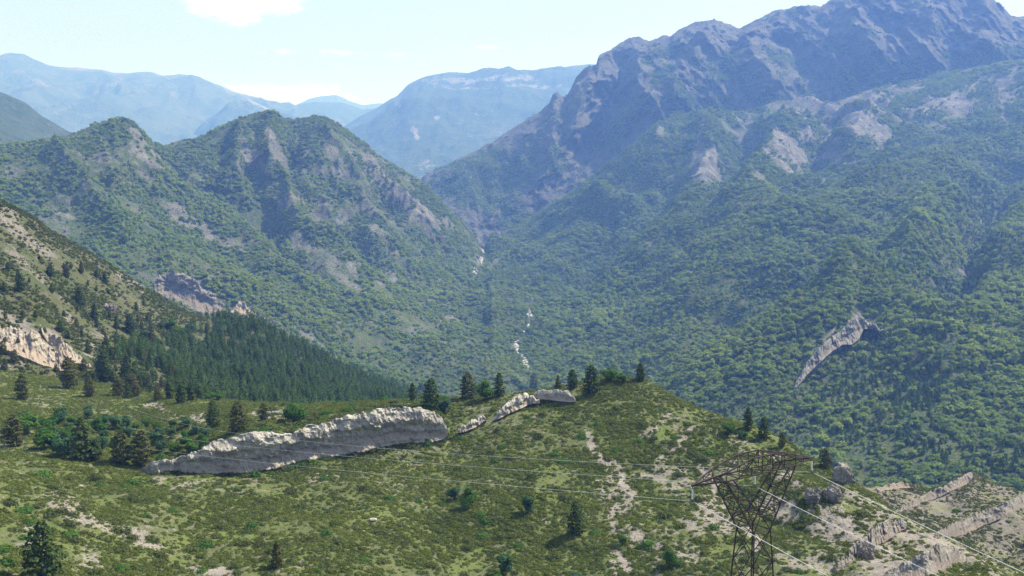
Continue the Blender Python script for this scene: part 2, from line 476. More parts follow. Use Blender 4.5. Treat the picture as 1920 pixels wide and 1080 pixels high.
for k in range(5): rows.append([(x, fr[x][k][0], fr[x][k][1]) for x in xs])
crz = {x: float(P(x, *fr[x][4])[2]) for x in xs}
rows.append([(x, ('z', crz[x] - 14), fr[x][4][1] + 32) for x in xs])
rows.append([(x, ('z', crz[x] - 130), fr[x][4][1] + 150) for x in xs])
def disp_fore(X, Y, Z, T):
    w = sstep(2.5, 4, T)
    a = fbm(X / 34, Y / 34, 0, 5, 3) * 1.9 * w + fbm(X / 7, Y / 7, 0, 4, 9) * 0.45
    a *= np.where(T > 7.4, 0.55, 1.0)
    gully = -np.clip(ridged(X / 26 + Y / 60, Y / 46, 0, 3, 21), 0, 1) ** 2 * 1.8 * sstep(5, 50, X) * w
    e = sstep(48, 75, X) * w
    tilt = np.clip(ridged((X * .75 - Y * .66) / 13, (X * .66 + Y * .75) / 60, 0, 4, 27), -1, 1) * 1.5 * e + ridged(X / 5, Y / 5, 0, 3, 28) * .35 * e
    return a + gully + tilt, 0 * X
FORE_BLOBS = [(1120,845,9,55,-25,1),(1165,905,11,60,-35,1),(1212,1010,10,60,-35,1),(1150,960,9,60,-15,1),(1250,850,50,8,-30,1),(1285,815,40,8,-35,.9),(1330,900,14,60,-35,.9),(1400,1000,12,60,-35,.9),(1220,900,60,9,10,.8),(1175,1055,16,40,-20,1),(1350,975,40,36,30,1),(1480,955,40,22,30,.95),
 (150,965,120,24,25,.8),(60,1000,50,30,40,.7),(260,1010,80,26,28,.85),(400,1068,60,14,5,.95),(170,1050,50,20,10,.6),
 (340,915,50,7,-8,.7),(420,905,30,6,8,.7),(300,905,25,6,0,.5),(620,895,80,9,-5,.55),(300,770,70,9,18,.85),(370,785,50,12,10,.7),
 (500,775,50,10,-5,.8),(90,760,70,22,15,.55),(60,870,60,10,0,.4),
 (1130,870,16,45,-25,.8),(1160,930,60,40,25,.75),(1240,880,60,16,-15,.62),(1230,800,70,10,-35,.7),(1210,1010,14,55,-32,1),
 (1150,1060,14,30,-10,.8),(1270,900,50,60,-20,.6),(1340,960,45,45,-20,.85),(1300,990,60,22,20,.6),(1460,960,60,30,30,.75),(1400,840,60,20,30,.6),
 (1440,850,40,16,20,.6),(1290,1040,50,20,10,.6),(1480,900,60,22,28,.7),(1560,985,70,50,35,.95),(1640,1040,90,45,35,.95),(1540,1050,60,30,10,.7),
 (1590,930,60,14,33,.8),(1700,1060,90,30,35,.9),(1380,1050,50,22,-20,.55),(1480,1050,50,22,20,.6),(1190,780,30,12,0,.4),(740,905,60,6,4,.5),(920,905,60,6,4,.45),(1040,985,40,10,-10,.5)]
def rock_fore(X, Y, Z, px, py, T):
    r = blobs(px, py, FORE_BLOBS, X, Y, 10, 8, 5)
    r = np.maximum(r, 0.22 + 0.22 * fbm(X / 22, Y / 22, 0, 4, 44))
    r = np.maximum(r, 0.85 * sstep(1500, 1650, px) * (0.75 + 0.3 * fbm(X / 12, Y / 12, 0, 3, 41)))
    return np.clip(r * 1.0, 0, 1)
sheet("hill", rows, [6, 4, 4, 10, 60, 70, 16, 50, 12, 10], -300, 2250, 900, MT_FORE, disp_fore, rock_fore, sharp=(6, 7))

# ---- badland spur on the right
br = {1480:((1000,262),(930,290),(900,330)),1560:((1010,260),(950,290),(918,335)),1640:((1030,258),(960,300),(916,350)),1700:((1060,255),(980,310),(906,370)),
 1740:((1070,252),(985,312),(916,375)),1780:((1080,250),(985,315),(905,380)),1822:((1090,250),(985,320),(885,385)),1860:((1100,250),(1000,315),(903,380)),
 1920:((1120,250),(1010,315),(922,380)),2250:((1160,250),(1040,315),(960,380))}
xb = sorted(br)
rows = [[(x, ('z', -120), 225) for x in xb]]
for k in range(3): rows.append([(x, br[x][k][0], br[x][k][1]) for x in xb])
rows.append([(x, ('z', float(P(x, *br[x][2])[2]) - 30), br[x][2][1] + 45) for x in xb])
rows.append([(x, ('z', -330), br[x][2][1] + 320) for x in xb])
def disp_bad(X, Y, Z, T):
    w = np.where(T > 2.8, .35, 1.0)
    u = X * 0.8 - Y * 0.6
    lines = np.clip(ridged(u / 19, (X * .6 + Y * .8) / 90, 0, 3, 71), -1, 1)
    return fbm(X / 30, Y / 30, 0, 4, 61) * 2.5 * w + lines * 2.8 * w + fbm(X / 5, Y / 5, 0, 3, 62) * 0.5, 0 * X
def rock_bad(X, Y, Z, px, py, T):
    return np.clip(0.50 + 0.34 * fbm(X / 16, Y / 16, 0, 4, 63), 0, 1)
sheet("badland_spur", rows, [6, 40, 60, 10, 10], 1480, 2250, 330, MT_BAD, disp_bad, rock_bad, sharp=(3,), edge=(1480, 1560, 2240, 2250, 40))

# ---- left slope with the pine wood
lr = {-300:((700,425),(520,540),(250,680)),0:((708,425),(548,522),(372,640)),60:((710,425),(560,525),(405,650)),100:((715,425),(590,530),(438,660)),
 200:((728,425),(640,545),(494,680)),300:((748,430),(672,560),(556,700)),350:((755,440),(685,575),(582,705)),400:((762,450),(695,585),(600,712)),480:((768,470),(702,600),(603,720)),
 560:((778,480),(716,620),(645,740)),640:((788,490),(738,630),(690,760)),700:((795,500),(750,650),(716,770)),780:((805,500),(765,660),(735,780)),900:((830,500),(800,660),(780,780))}
xl = sorted(lr)
rows = [[(x, ('z', -150), 380) for x in xl]]
for k in range(3): rows.append([(x, lr[x][k][0], lr[x][k][1]) for x in xl])
rows.append([(x, ('z', float(P(x, *lr[x][2])[2]) - 22), lr[x][2][1] + 60) for x in xl])
rows.append([(x, ('z', -330), lr[x][2][1] + 450) for x in xl])
def disp_left(X, Y, Z, T):
    w = np.where(T > 2.8, .4, 1.0)
    return fbm(X / 60, Y / 60, 0, 5, 81) * 5 * w + fbm(X / 9, Y / 9, 0, 3, 82) * 0.7, ridged(X / 22, Z / 22, Y / 22, 4, 83) * 1.5 * w
LEFT_BLOBS = [(60,640,95,14,35,1),(20,650,60,18,40,1),(110,650,70,12,38,1),(10,605,40,12,30,.8),(150,610,60,9,30,.85),(180,660,40,10,30,.8),(60,520,70,12,35,.6),
 (30,420,60,26,45,.75),(70,465,70,16,35,.7),(30,480,50,14,30,.6),(250,520,60,8,33,.75),(200,620,45,8,30,.8),(330,690,40,12,20,.8),(280,660,30,14,60,.55),(320,680,25,10,0,.6),
 (10,690,40,14,10,.7),(130,570,40,9,30,.6),(340,560,40,10,30,.3),(480,604,20,5,10,.9),(540,625,40,5,28,.95),(600,652,40,5,30,.95),(640,680,30,5,30,.7)]
def rock_left(X, Y, Z, px, py, T):
    r = blobs(px, py, LEFT_BLOBS, X, Y, 16, 18, 15)
    return np.clip(np.maximum(r, 0.20 + 0.22 * fbm(X / 40, Y / 40, 0, 4, 84)), 0, 1)
sheet("left_slope", rows, [6, 90, 110, 12, 10], -300, 900, 470, MT_LEFT, disp_left, rock_left, sharp=(3,))

# ---- twin peaked hill across the side valley
cr = {-350:(300,2000),0:(278,2100),60:(268,2130),100:(266,2150),130:(256,2150),160:(246,2150),190:(236,2150),215:(227,2150),235:(233,2160),262:(250,2180),290:(278,2250),
 330:(272,2350),365:(266,2370),400:(250,2400),440:(232,2430),470:(219,2450),500:(210,2450),518:(214,2460),532:(226,2480),560:(226,2490),590:(221,2500),612:(226,2505),640:(241,2520),
 670:(265,2540),700:(288,2560),740:(312,2580),780:(334,2600),830:(382,2620),880:(434,2620),900:(462,2600),930:(522,2150),960:(562,1980),988:(594,1850),1000:(642,1620),1022:(692,1480),1060:(740,1400),1150:(775,1350)}
m2 = {-350:(430,1700),0:(400,1750),215:(400,1760),400:(430,1950),600:(455,2020),700:(480,2050),800:(500,2080),880:(520,2100),930:(575,1850),960:(620,1650),1000:(690,1480),1060:(755,1370),1150:(785,1320)}
m1 = {-350:(560,1350),0:(560,1350),215:(570,1370),400:(600,1420),600:(640,1450),800:(665,1500),880:(680,1500),930:(690,1450),1000:(735,1380),1060:(770,1340),1150:(795,1290)}
f0 = {-350:(760,1050),0:(770,1050),600:(800,1100),880:(800,1150),1000:(805,1180),1150:(830,1180)}
row = lambda dct: [(x, dct[x][0], dct[x][1]) for x in sorted(dct)]
backr = lambda dct, dz, dd: [(x, ('z', float(P(x, *dct[x])[2]) - dz), dct[x][1] + dd) for x in sorted(dct)]
rows = [[(-350, ('z', -400), 900), (1150, ('z', -400), 950)], row(f0), row(m1), row(m2), row(cr), backr(cr, 110, 180), [(-350, ('z', -420), 3600), (1150, ('z', -425), 3400)]]
def disp_mid(X, Y, Z, T):
    w = np.clip(1.0 - sstep(3.3, 3.95, T) * 0.85, 0, 1) * sstep(0.8, 1.6, T)
    right = sstep(-1000, -600, X)
    r = ridged(X / 420 + Y / 900, Y / 1100 - X / 1500, 0, 5, 101)
    crag = ridged(X / 120, Y / 160, Z / 90, 4, 103)
    up = sstep(2.6, 3.3, T) * right
    sp_ = spurs(X, Y, Z, MID_SPURS) * (T > .9) * np.clip(1.15 - sstep(3.6, 4.0, T), .1, 1) * (T < 4.05)
    return (sp_ * 1.3 + r * 24 * w + fbm(X / 160, Y / 160, 0, 4, 104) * 12 * w + fbm(X / 36, Y / 36, 0, 3, 105) * 4.5, crag * 34 * up * np.where(T > 4, .2, 1) * (0.3 + 0.7 * w))
MID_BLOBS = [(270,290,45,12,28,1),(195,300,34,6,0,.8),(255,262,40,9,45,.8),(110,395,40,16,10,.75),(140,405,26,12,40,.8),(340,400,70,12,28,.8),(400,440,60,10,30,.8),
 (470,290,16,50,-12,.95),(490,300,14,45,-20,.9),(445,300,10,30,-20,.8),(530,290,20,40,-5,.75),(560,300,14,30,0,.6),(600,330,40,18,10,.7),(640,330,26,16,30,.8),(545,380,26,36,0,.75),(590,400,30,26,20,.7),
 (640,415,26,20,0,.65),(700,330,26,60,-30,.8),(740,360,24,60,-32,.9),(790,400,22,60,-36,.9),(840,430,16,40,-40,.7),(715,380,16,40,-20,.7),(660,290,20,30,-40,.6),
 (655,505,10,30,-25,.8),(705,530,10,30,-20,.8),(690,480,12,30,-20,.6),(740,520,14,22,-35,.8),(840,540,40,7,30,.8),(795,540,10,14,-30,.6),(850,600,30,10,30,.8),(780,490,12,20,-20,.6),(835,600,12,7,0,.9),
 (350,545,60,34,22,1),(330,540,70,18,25,.95),(400,565,22,24,10,1),(455,575,22,14,0,.9),(440,580,14,10,0,.7),(510,600,60,8,35,.8),(570,625,60,8,36,.8),(620,665,40,6,38,.8),(600,520,14,6,0,.6),(640,590,16,8,30,.6),
 (905,460,6,14,0,.9),(900,490,8,12,40,.9),(893,512,7,6,0,.9),(240,350,20,8,0,.5),(20,335,30,20,30,.6),(80,300,30,8,0,.5),(340,268,30,7,-8,.9),(350,420,50,10,30,.6),(730,690,40,6,0,.5),(640,600,30,8,25,.4),(290,420,40,14,30,.4),
 (965,650,6,10,20,1),(988,682,7,18,0,1),(992,585,4,8,0,1)]
def rock_mid(X, Y, Z, px, py, T):
    r = blobs(px, py, MID_BLOBS, X, Y, 14, 60, 25)
    rib = np.clip(spurs(X, Y, Z, MID_SPURS) / 30, 0, 1)
    r = np.maximum(r * .9, .75 * sstep(.45, .95, rib) * (.75 + .5 * fbm(X / 60, Y / 60, Z / 60, 3, 107)))
    return np.clip(np.maximum(r, 0.20 + 0.32 * fbm(X / 110, Y / 110, Z / 110, 4, 106)), 0, 1)
sheet("twin_peaked_hill", rows, [4, 40, 90, 130, 12, 8], -350, 1150, 620, MT_MID, disp_mid, rock_mid, sharp=(4,))

# ---- forested slope of the right hand mountain
dr = {860:((600,1650),(550,1900),(510,2150),(485,2400),(475,2650)),905:((600,1650),(548,1950),(505,2250),(474,2500),(458,2750)),950:((640,1600),(565,1950),(512,2250),(468,2550),(432,2800)),
 1000:((700,1400),(612,1750),(532,2150),(462,2550),(403,2900)),1050:((735,1320),(635,1640),(535,2080),(445,2520),(376,2930)),1100:((760,1250),(650,1550),(540,2000),(430,2500),(345,2960)),1180:((785,1200),(660,1500),(530,2000),(400,2500),(287,3000)),
 1232:((790,1180),(660,1480),(520,2000),(385,2550),(236,3050)),1300:((805,1150),(662,1450),(512,1950),(365,2600),(222,3100)),1450:((850,1080),(682,1400),(512,1900),(352,2600),(205,3150)),
 1600:((890,1030),(692,1350),(503,1900),(332,2600),(180,3200)),1750:((912,1000),(702,1300),(500,1850),(322,2600),(150,3250)),1920:((925,980),(712,1280),(500,1800),(320,2550),(128,3250)),2300:((940,960),(720,1260),(500,1780),(320,2500),(110,3250))}
for x in dr:
    g = float(sstep(1000, 1450, x)); dr[x] = tuple((y, d * (1 - g * q)) for (y, d), q in zip(dr[x], (.22, .22, .20, .10, 0)))
xd = sorted(dr)
dr = {x: ((v[0][0] + 50, v[0][1] * .9),) + v[1:] for x, v in dr.items()}
rows = [[(x, ('z', -420), 600) for x in xd]]
for k in range(5): rows.append([(x, dr[x][k][0], dr[x][k][1]) for x in xd])
rows.append([(x, ('z', float(P(x, *dr[x][4])[2]) - 130), dr[x][4][1] + 160) for x in xd])
def disp_right(X, Y, Z, T):
    w = sstep(1.0, 2.2, T) * (1 - 0.6 * sstep(4.5, 5, T))
    r = ridged(X / 700 + Y / 1500, Y / 1500 - X / 2600, 0, 4, 121)
    up = sstep(3.2, 4.4, T)
    sp_ = spurs(X, Y, Z, RIGHT_SPURS, 80, 14, 19) * (T > .9) * np.clip(1.1 - sstep(4.5, 5.0, T), .1, 1) * (T < 5.05)
    return (sp_ * 1.25 + r * 30 * w + ridged(X / 230 + Y / 700, Y / 420, 0, 4, 122) * (16 + 24 * up) * w + fbm(X / 130, Y / 130, 0, 4, 124) * 13 * w + fbm(X / 34, Y / 34, 0, 3, 125) * 5.0 * w, 0 * X)
RIGHT_BLOBS = [(1500,200,10,40,-35,.95),(1530,215,9,50,-30,.9),(1560,250,12,46,-20,.95),(1600,190,12,50,-8,1),(1630,210,14,50,12,1),(1660,200,10,40,25,.85),(1700,215,8,34,30,.7),(1750,200,10,34,20,.8),(1810,205,9,30,15,.7),(1440,280,9,46,-30,.8),(1400,240,9,40,-35,.7),(1495,330,12,26,-15,.8),(1310,250,8,40,10,.8),(1345,330,8,34,-15,.7),(1260,330,7,30,-20,.6),(1220,290,7,36,-15,.6),(1880,210,9,34,-10,.8),(1540,330,9,24,0,.6),(1180,340,6,26,-30,.5),(1575,205,100,46,25,1),(1475,280,34,60,-28,1),(1320,305,30,50,-5,1),(1780,195,60,22,20,1),(1570,300,50,16,0,1),(1640,240,30,40,-30,.8),(1400,260,30,40,-20,.6),(1880,165,50,22,25,.9),(1600,235,36,26,30,1),(1640,185,26,26,-30,1),(1530,190,30,14,20,.9),(1480,275,18,34,-28,1),(1500,300,20,20,-20,.95),(1450,240,14,30,-30,.7),(1570,295,26,12,0,.95),
 (1320,300,20,34,-5,.85),(1340,280,10,26,0,.7),(1300,330,16,20,0,.6),(1640,270,10,22,-20,.7),(1770,190,34,16,20,.9),(1700,200,26,10,20,.6),(1900,150,34,14,30,.9),(1870,180,30,12,30,.6),
 (1230,250,10,30,-20,.7),(1250,290,10,24,-20,.5),(1840,415,14,20,20,.9),(1820,395,16,24,10,.7),(1745,255,8,5,0,.8),(1800,505,20,8,30,.7),(1765,495,6,10,0,.6),(1400,490,8,4,0,.3),(1420,330,14,30,-20,.6),
 (1050,545,30,8,-50,.3),(925,500,30,7,-40,.6),(940,490,26,7,-50,.5),(1560,620,50,6,-50,1),(1520,680,44,6,-58,1),(1605,602,22,8,10,1),(1640,615,40,5,35,.8),(1595,640,8,30,-10,.8),(1580,660,6,24,0,.6),(1700,660,40,6,30,.55),(1730,680,30,5,35,.5),
 (1400,215,30,16,30,.5),(1370,240,26,20,30,.5),(1520,250,20,26,-30,.8)]
def rock_right(X, Y, Z, px, py, T):
    r = blobs(px, py, RIGHT_BLOBS, X, Y, 12, 60, 35)
    base = 0.06 + 0.22 * fbm(X / 150, Y / 150, 0, 4, 126) + 0.50 * sstep(3.9, 4.9, T) * (0.6 + .8 * fbm(X / 90, Y / 90, 0, 3, 129))
    return np.clip(np.maximum(r, base), 0, 1)
sheet("forested_mountain_slope", rows, [6, 60, 90, 110, 110, 8], 860, 2300, 640, MT_MID, disp_right, rock_right, sharp=(5,), edge=(860, 925, 2290, 2300, 260))

# ---- rocky ridge behind it
er = {700:(385,3600),740:(355,3600),800:(325,3600),850:(303,3620),900:(278,3650),960:(243,3680),1010:(210,3700),1030:(196,3700),1037:(176,3700),1045:(170,3700),1052:(180,3700),1062:(186,3700),1072:(165,3700),1080:(148,3700),
 1100:(128,3700),1118:(122,3700),1122:(106,3700),1150:(90,3720),1180:(74,3740),1200:(72,3750),1215:(78,3750),1240:(70,3750),1256:(70,3755),1270:(58,3760),1290:(50,3760),1310:(42,3770),1340:(37,3770),1356:(44,3770),1386:(54,3770),
 1400:(47,3780),1440:(26,3790),1460:(20,3790),1500:(15,3800),1540:(15,3800),1560:(3,3800),1590:(-12,3800),1640:(-16,3800),1720:(-24,3800),1800:(-18,3800),1855:(-2,3800),1880:(14,3800),1895:(30,3800),1920:(33,3800),2000:(60,3800),2300:(110,3800)}
eb = {700:(500,2850),905:(480,2850),1000:(425,2950),1100:(362,3020),1180:(302,3080),1232:(252,3130),1300:(238,3170),1450:(220,3210),1600:(196,3250),1750:(166,3300),1920:(145,3300),2300:(125,3300)}
em = {700:(440,3200),905:(385,3180),1000:(330,3240),1100:(240,3300),1180:(185,3340),1232:(160,3340),1300:(155,3330),1450:(135,3350),1600:(95,3370),1750:(75,3400),1920:(90,3420),2300:(110,3500)}
rows = [[(700, ('z', -330), 2700), (2300, ('z', -100), 2900)], row(eb), row(em), row(er), backr(er, 150, 200), [(700, ('z', -425), 5200), (2300, ('z', -425), 5200)]]
def disp_crag(X, Y, Z, T):
    w = np.clip(1.0 - sstep(2.5, 3.0, T) * 0.82, 0, 1)
    r = ridged(X / 300 - Z / 420, Z / 900, Y / 1400, 5, 141)
    c = ridged(X / 70 + Z / 130, Z / 330, Y / 400, 4, 143)
    sp_ = spurs(X, Y, Z, CRAG_SPURS, 90, 16, 29) * w * (T < 3.05)
    return (fbm(X / 200, Y / 200, 0, 4, 145) * 22 * w + fbm(X / 30, Y / 30, 0, 3, 146) * 6, (sp_ * 1.3 + r * 60 + c * 42 + ridged(X / 24, Y / 40, Z / 60, 3, 148) * 9) * w)
CRAG_GREEN = [(1350,210,40,30,0,.9),(1450,190,50,20,0,.8),(1720,140,70,26,0,.8),(1860,130,60,20,0,.9),(1480,120,70,26,20,.7),(1620,150,70,30,10,.8),(1560,90,50,16,20,.5),(1780,150,90,34,0,.9),(1240,100,60,14,-20,.55),(1360,110,30,40,20,.6),(1300,200,60,30,0,.8),(1900,90,50,20,10,.7),(1690,60,60,10,10,.4),(850,360,60,40,-25,1),(920,350,60,50,-30,1),(880,310,70,16,-25,1),(960,400,40,30,-40,.8),(1150,250,30,40,-30,.6),(1100,190,30,20,-30,.5),(900,330,60,30,-25,.8),(980,290,60,22,-28,.6),(1040,310,40,30,-30,.6),(960,350,60,30,-30,.5),(1240,150,60,30,0,.5),(1330,150,60,30,10,.55),(1290,190,60,40,0,.6),(1700,130,90,30,-10,.8),(1850,110,60,30,10,.7),(1200,210,40,30,0,.5),(1400,160,30,40,-30,.5),(860,320,50,20,-30,.9)]
def rock_crag(X, Y, Z, px, py, T):
    g = blobs(px, py, CRAG_GREEN, X, Y, 20, 90, 55)
    return np.clip(0.95 + 0.12 * fbm(X / 150, Y / 150, Z / 150, 3, 147) - g * 0.75, 0, 1)
sheet("rocky_mountain_ridge", rows, [6, 90, 110, 12, 8], 700, 2300, 700, MT_ROCKY, disp_crag, rock_crag, sharp=(3,), edge=(700, 800, 2290, 2300, 400))

# ---- far ranges
def far(name, crest, base, d_base, amp, x0, x1, ncol, rockb=0.2, blist=(), seed=200, sc=900, mat=None):
    cd = dict((c[0], (c[1], c[2])) for c in crest)
    rows = [[(x0, ('z', -425), d_base * 0.8), (x1, ('z', -425), d_base * 0.8)], [(x0, base, d_base), (x1, base, d_base)], row(cd), backr(cd, 300, 500), [(x0, ('z', -425), crest[0][2] * 1.25), (x1, ('z', -425), crest[0][2] * 1.25)]]
    def dsp(X, Y, Z, T):
        w = 1 - sstep(1.6, 2.0, T) * 0.9
        return ridged(X / sc, Y / sc / 1.3, 0, 5, seed) * amp * w + fbm(X / sc * 4, Y / sc * 4, 0, 4, seed + 5) * amp * 0.22 * w + fbm(X / 60, Y / 60, 0, 2, seed + 7) * 3, ridged(X / sc * 2.5, Z / sc * 1.5, 0, 4, seed + 9) * amp * 0.6 * w
    def rk(X, Y, Z, px, py, T):
        r = blobs(px, py, blist, X, Y, 8, 300, seed)
        return np.clip(np.maximum(r, rockb + 0.25 * fbm(X / 600, Y / 600, 0, 5, seed + 11) + 0.5 * sstep(1.75, 1.95, T) * (rockb > 0.1)), 0, 1)
    return sheet(name, rows, [4, 130, 8, 4], x0, x1, ncol, mat or MT_FAR, dsp, rk, sharp=(2,), edge=(x0, x0 + 90, x1 - 90, x1, 300))
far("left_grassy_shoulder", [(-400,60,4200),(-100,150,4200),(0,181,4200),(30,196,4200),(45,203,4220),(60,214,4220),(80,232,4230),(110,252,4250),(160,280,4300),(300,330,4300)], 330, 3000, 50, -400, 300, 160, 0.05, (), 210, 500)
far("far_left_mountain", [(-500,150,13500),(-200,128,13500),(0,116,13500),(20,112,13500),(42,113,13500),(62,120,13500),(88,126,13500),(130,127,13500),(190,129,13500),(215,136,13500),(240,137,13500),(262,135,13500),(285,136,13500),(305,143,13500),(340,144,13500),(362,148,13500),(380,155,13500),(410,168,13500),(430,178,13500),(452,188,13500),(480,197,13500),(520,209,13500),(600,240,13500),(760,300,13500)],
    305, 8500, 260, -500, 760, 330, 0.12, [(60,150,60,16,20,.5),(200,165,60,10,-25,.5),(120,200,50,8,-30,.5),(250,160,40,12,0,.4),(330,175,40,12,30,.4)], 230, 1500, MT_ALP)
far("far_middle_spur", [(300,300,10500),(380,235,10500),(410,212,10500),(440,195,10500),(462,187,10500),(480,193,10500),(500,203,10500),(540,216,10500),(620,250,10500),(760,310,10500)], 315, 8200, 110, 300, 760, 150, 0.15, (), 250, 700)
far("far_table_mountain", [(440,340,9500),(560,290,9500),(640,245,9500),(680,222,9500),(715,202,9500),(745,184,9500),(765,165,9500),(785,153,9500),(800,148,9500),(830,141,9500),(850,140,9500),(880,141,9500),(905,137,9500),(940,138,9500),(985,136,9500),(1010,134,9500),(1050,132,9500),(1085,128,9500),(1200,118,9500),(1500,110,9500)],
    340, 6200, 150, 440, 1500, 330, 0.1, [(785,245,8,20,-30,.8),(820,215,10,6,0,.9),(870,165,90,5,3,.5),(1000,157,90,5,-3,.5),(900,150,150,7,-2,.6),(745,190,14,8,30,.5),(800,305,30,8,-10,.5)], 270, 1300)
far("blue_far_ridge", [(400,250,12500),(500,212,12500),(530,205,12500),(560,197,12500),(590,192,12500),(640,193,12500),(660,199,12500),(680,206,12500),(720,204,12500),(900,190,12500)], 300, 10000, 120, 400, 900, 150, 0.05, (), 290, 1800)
far("farthest_ridge", [(480,215,17000),(560,196,17000),(580,187,17000),(600,182,17000),(630,180,17000),(642,184,17000),(655,191,17000),(680,199,17000),(705,196,17000),(722,193,17000),(800,200,17000)], 300, 14000, 80, 480, 800, 110, 0.05, (), 310, 2400)

# ------------------------------------------------------------------ rock ledges
MR_PALE = rock_mat("pale_rock", (0.37, 0.345, 0.305), (0.27, 0.25, 0.22), (0.17, 0.155, 0.14), 1.0, 1.1)
MR_CREAM = rock_mat("cream_rock", (0.33, 0.285, 0.235), (0.23, 0.20, 0.17), (0.14, 0.125, 0.11), 1.3, 0.7)
MR_TAN = rock_mat("tan_rock", (0.24, 0.22, 0.195), (0.17, 0.155, 0.14), (0.11, 0.10, 0.09), 1.2, 1.0)
MR_FIN = rock_mat("light_grey_rock", (0.22, 0.215, 0.21), (0.155, 0.15, 0.148), (0.09, 0.088, 0.086), 3.0, 0.3)
MR_GREY = rock_mat("grey_rock", (0.19, 0.175, 0.16), (0.14, 0.13, 0.12), (0.09, 0.085, 0.08), 1.5, 0.6)
def hit(px, py, names=("hill", "badland_spur", "left_slope", "twin_peaked_hill", "forested_mountain_slope")):
    x, y, z = ray(px, py)
    d = Vector((float(x), float(y), float(z))).normalized()
    best = None
    for nme in names:
        r = SHEETS[nme]['bvh'].ray_cast(Vector((0, 0, 0)) + d * 20, d, 3000)
        if r[0] is not None and (best is None or r[0].length < best.length): best = r[0]
    return best
def ledge(name, pts, mat, label, cat, depth=5.0, rough=0.7, sc=3.0, over=0.35, nx=220, ny=34, seed=0, sink=1.5, group=None, toe=0.0, lean=0.35, fwd=0.0, brow=0.0, ragk=1.0):
    """a band of bedrock: pts = (px, top py, bottom py, distance); the face leans, is stepped by strata and split by joints"""
    pts = sorted(pts)
    q = np.array(pts, float)
    x = np.linspace(q[0, 0], q[-1, 0], nx)
    top, bot, d = [np.interp(x, q[:, 0], q[:, k]) for k in (1, 2, 3)]
    dg = []
    for i in range(0, nx, 4):
        g = hit(x[i], bot[i] + 1.5)
        dg.append(math.hypot(g.x, g.y) if g is not None else d[i])
    dg = np.array(dg); xi = x[::4]
    med = np.array([np.median(dg[max(0, i - 4):i + 5]) for i in range(len(dg))])
    d = np.interp(x, xi, np.convolve(np.pad(med, 3, mode='edge'), np.ones(7) / 7, mode='valid')) - fwd
    B = P(x, bot, d); A = P(x, top, d); A = P(x, top, d + lean * (A[:, 2] - B[:, 2]))
    h = A[:, 2] - B[:, 2]
    out = np.stack([-A[:, 0], -A[:, 1], 0 * A[:, 2]], -1); out /= np.linalg.norm(out, axis=1, keepdims=True)
    n_back, n_top, n_face = 6, 5, ny
    along = np.concatenate([[0], np.cumsum(np.linalg.norm(np.diff(A, axis=0), axis=1))])
    rows_ = []
    back = brow * h
    ends = np.minimum(1, np.minimum(np.arange(nx), nx - 1 - np.arange(nx)) / (nx * 0.06)) ** 0.5
    rag = fbm(along / (sc * 0.7), 3.1 + seed, 0, 4, seed + 1) * rough * 0.9 + np.clip(fbm(along / (sc * 2.4), 1.7, 0, 3, seed + 2), -1, 1) * rough * 1.0
    rag = np.minimum(rag, 0.35 * rough) * ends * ragk
    for i in range(n_back + 1):                       # top surface, from the back to the lip
        s = i / n_back
        p = A + out * (-depth * (1 - s) - back)[:, None] ; p = p.copy(); p[:, 2] += rag * (.3 + .7 * s) - (1 - s) * 2.6 - 0.1
        p[:, 2] += fbm(p[:, 0] / 1.3, p[:, 1] / 1.3, 0, 3, seed + 12) * .25 * rough
        rows_.append(p)
    for i in range(1, n_face + 1):
        s = i / n_face
        p = A * (1 - s) + B * s
        p = p.copy(); p[:, 2] += rag * (1 - s)
        p[:, 2] += 0; p = p + 0
        prof = -over * h * math.sin(math.pi * min(1, max(0, s - .3) * 1.45)) * 0.5 - brow * h * max(0, 1 - s / .4) ** 1.3 + toe * s * s * h
        z = p[:, 2]
        st = np.sin(z * 2.1 / max(sc * .35, .3) + fbm(along / 14, z / 5, 0, 3, seed + 6) * 3.0) * 0.16 * rough
        sk = along + z * 0.5
        jt = fbm(sk / (sc * 1.3), z / (sc * 1.5), 0, 4, seed + 8) * rough * 0.75 + ridged(sk / (sc * 0.5), z / (sc * 0.7), 0, 4, seed + 9) * rough * 0.30
        q3 = p / (sc * .9)
        jt = jt * .55 + fbm(q3[:, 0], q3[:, 1], q3[:, 2] * 1.6 + s * 2, 5, seed + 21, .6) * rough * .75
        p += out * ((prof + st + jt) * (0.3 + 0.7 * ends))[:, None]
        p[:, 2] += fbm(q3[:, 0] * 1.7, q3[:, 1] * 1.7, q3[:, 2] * 1.7 + 5, 3, seed + 25) * rough * .3 * min(1, s * 6) * (s < .95)
        rows_.append(p)
    p = rows_[-1].copy(); p[:, 2] -= sink * .35; p -= out * (fwd * .6 + .3)
    rows_.append(p)
    p = p.copy(); p[:, 2] -= sink; p -= out * (fwd * .6 + .3)
    rows_.append(p)
    V = np.stack(rows_, 0)
    nr, nc = V.shape[:2]
    org = V.reshape(-1, 3).mean(0)
    idx = np.arange(nr * nc).reshape(nr, nc)
    F = np.stack([idx[:-1, :-1], idx[1:, :-1], idx[1:, 1:], idx[:-1, 1:]], -1).reshape(-1, 4)
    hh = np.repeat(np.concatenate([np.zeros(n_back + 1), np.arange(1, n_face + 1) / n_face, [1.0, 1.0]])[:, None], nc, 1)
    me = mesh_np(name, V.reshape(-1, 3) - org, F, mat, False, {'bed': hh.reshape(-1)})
    return tag(link(name, me, loc=org.tolist()), label, cat, group)

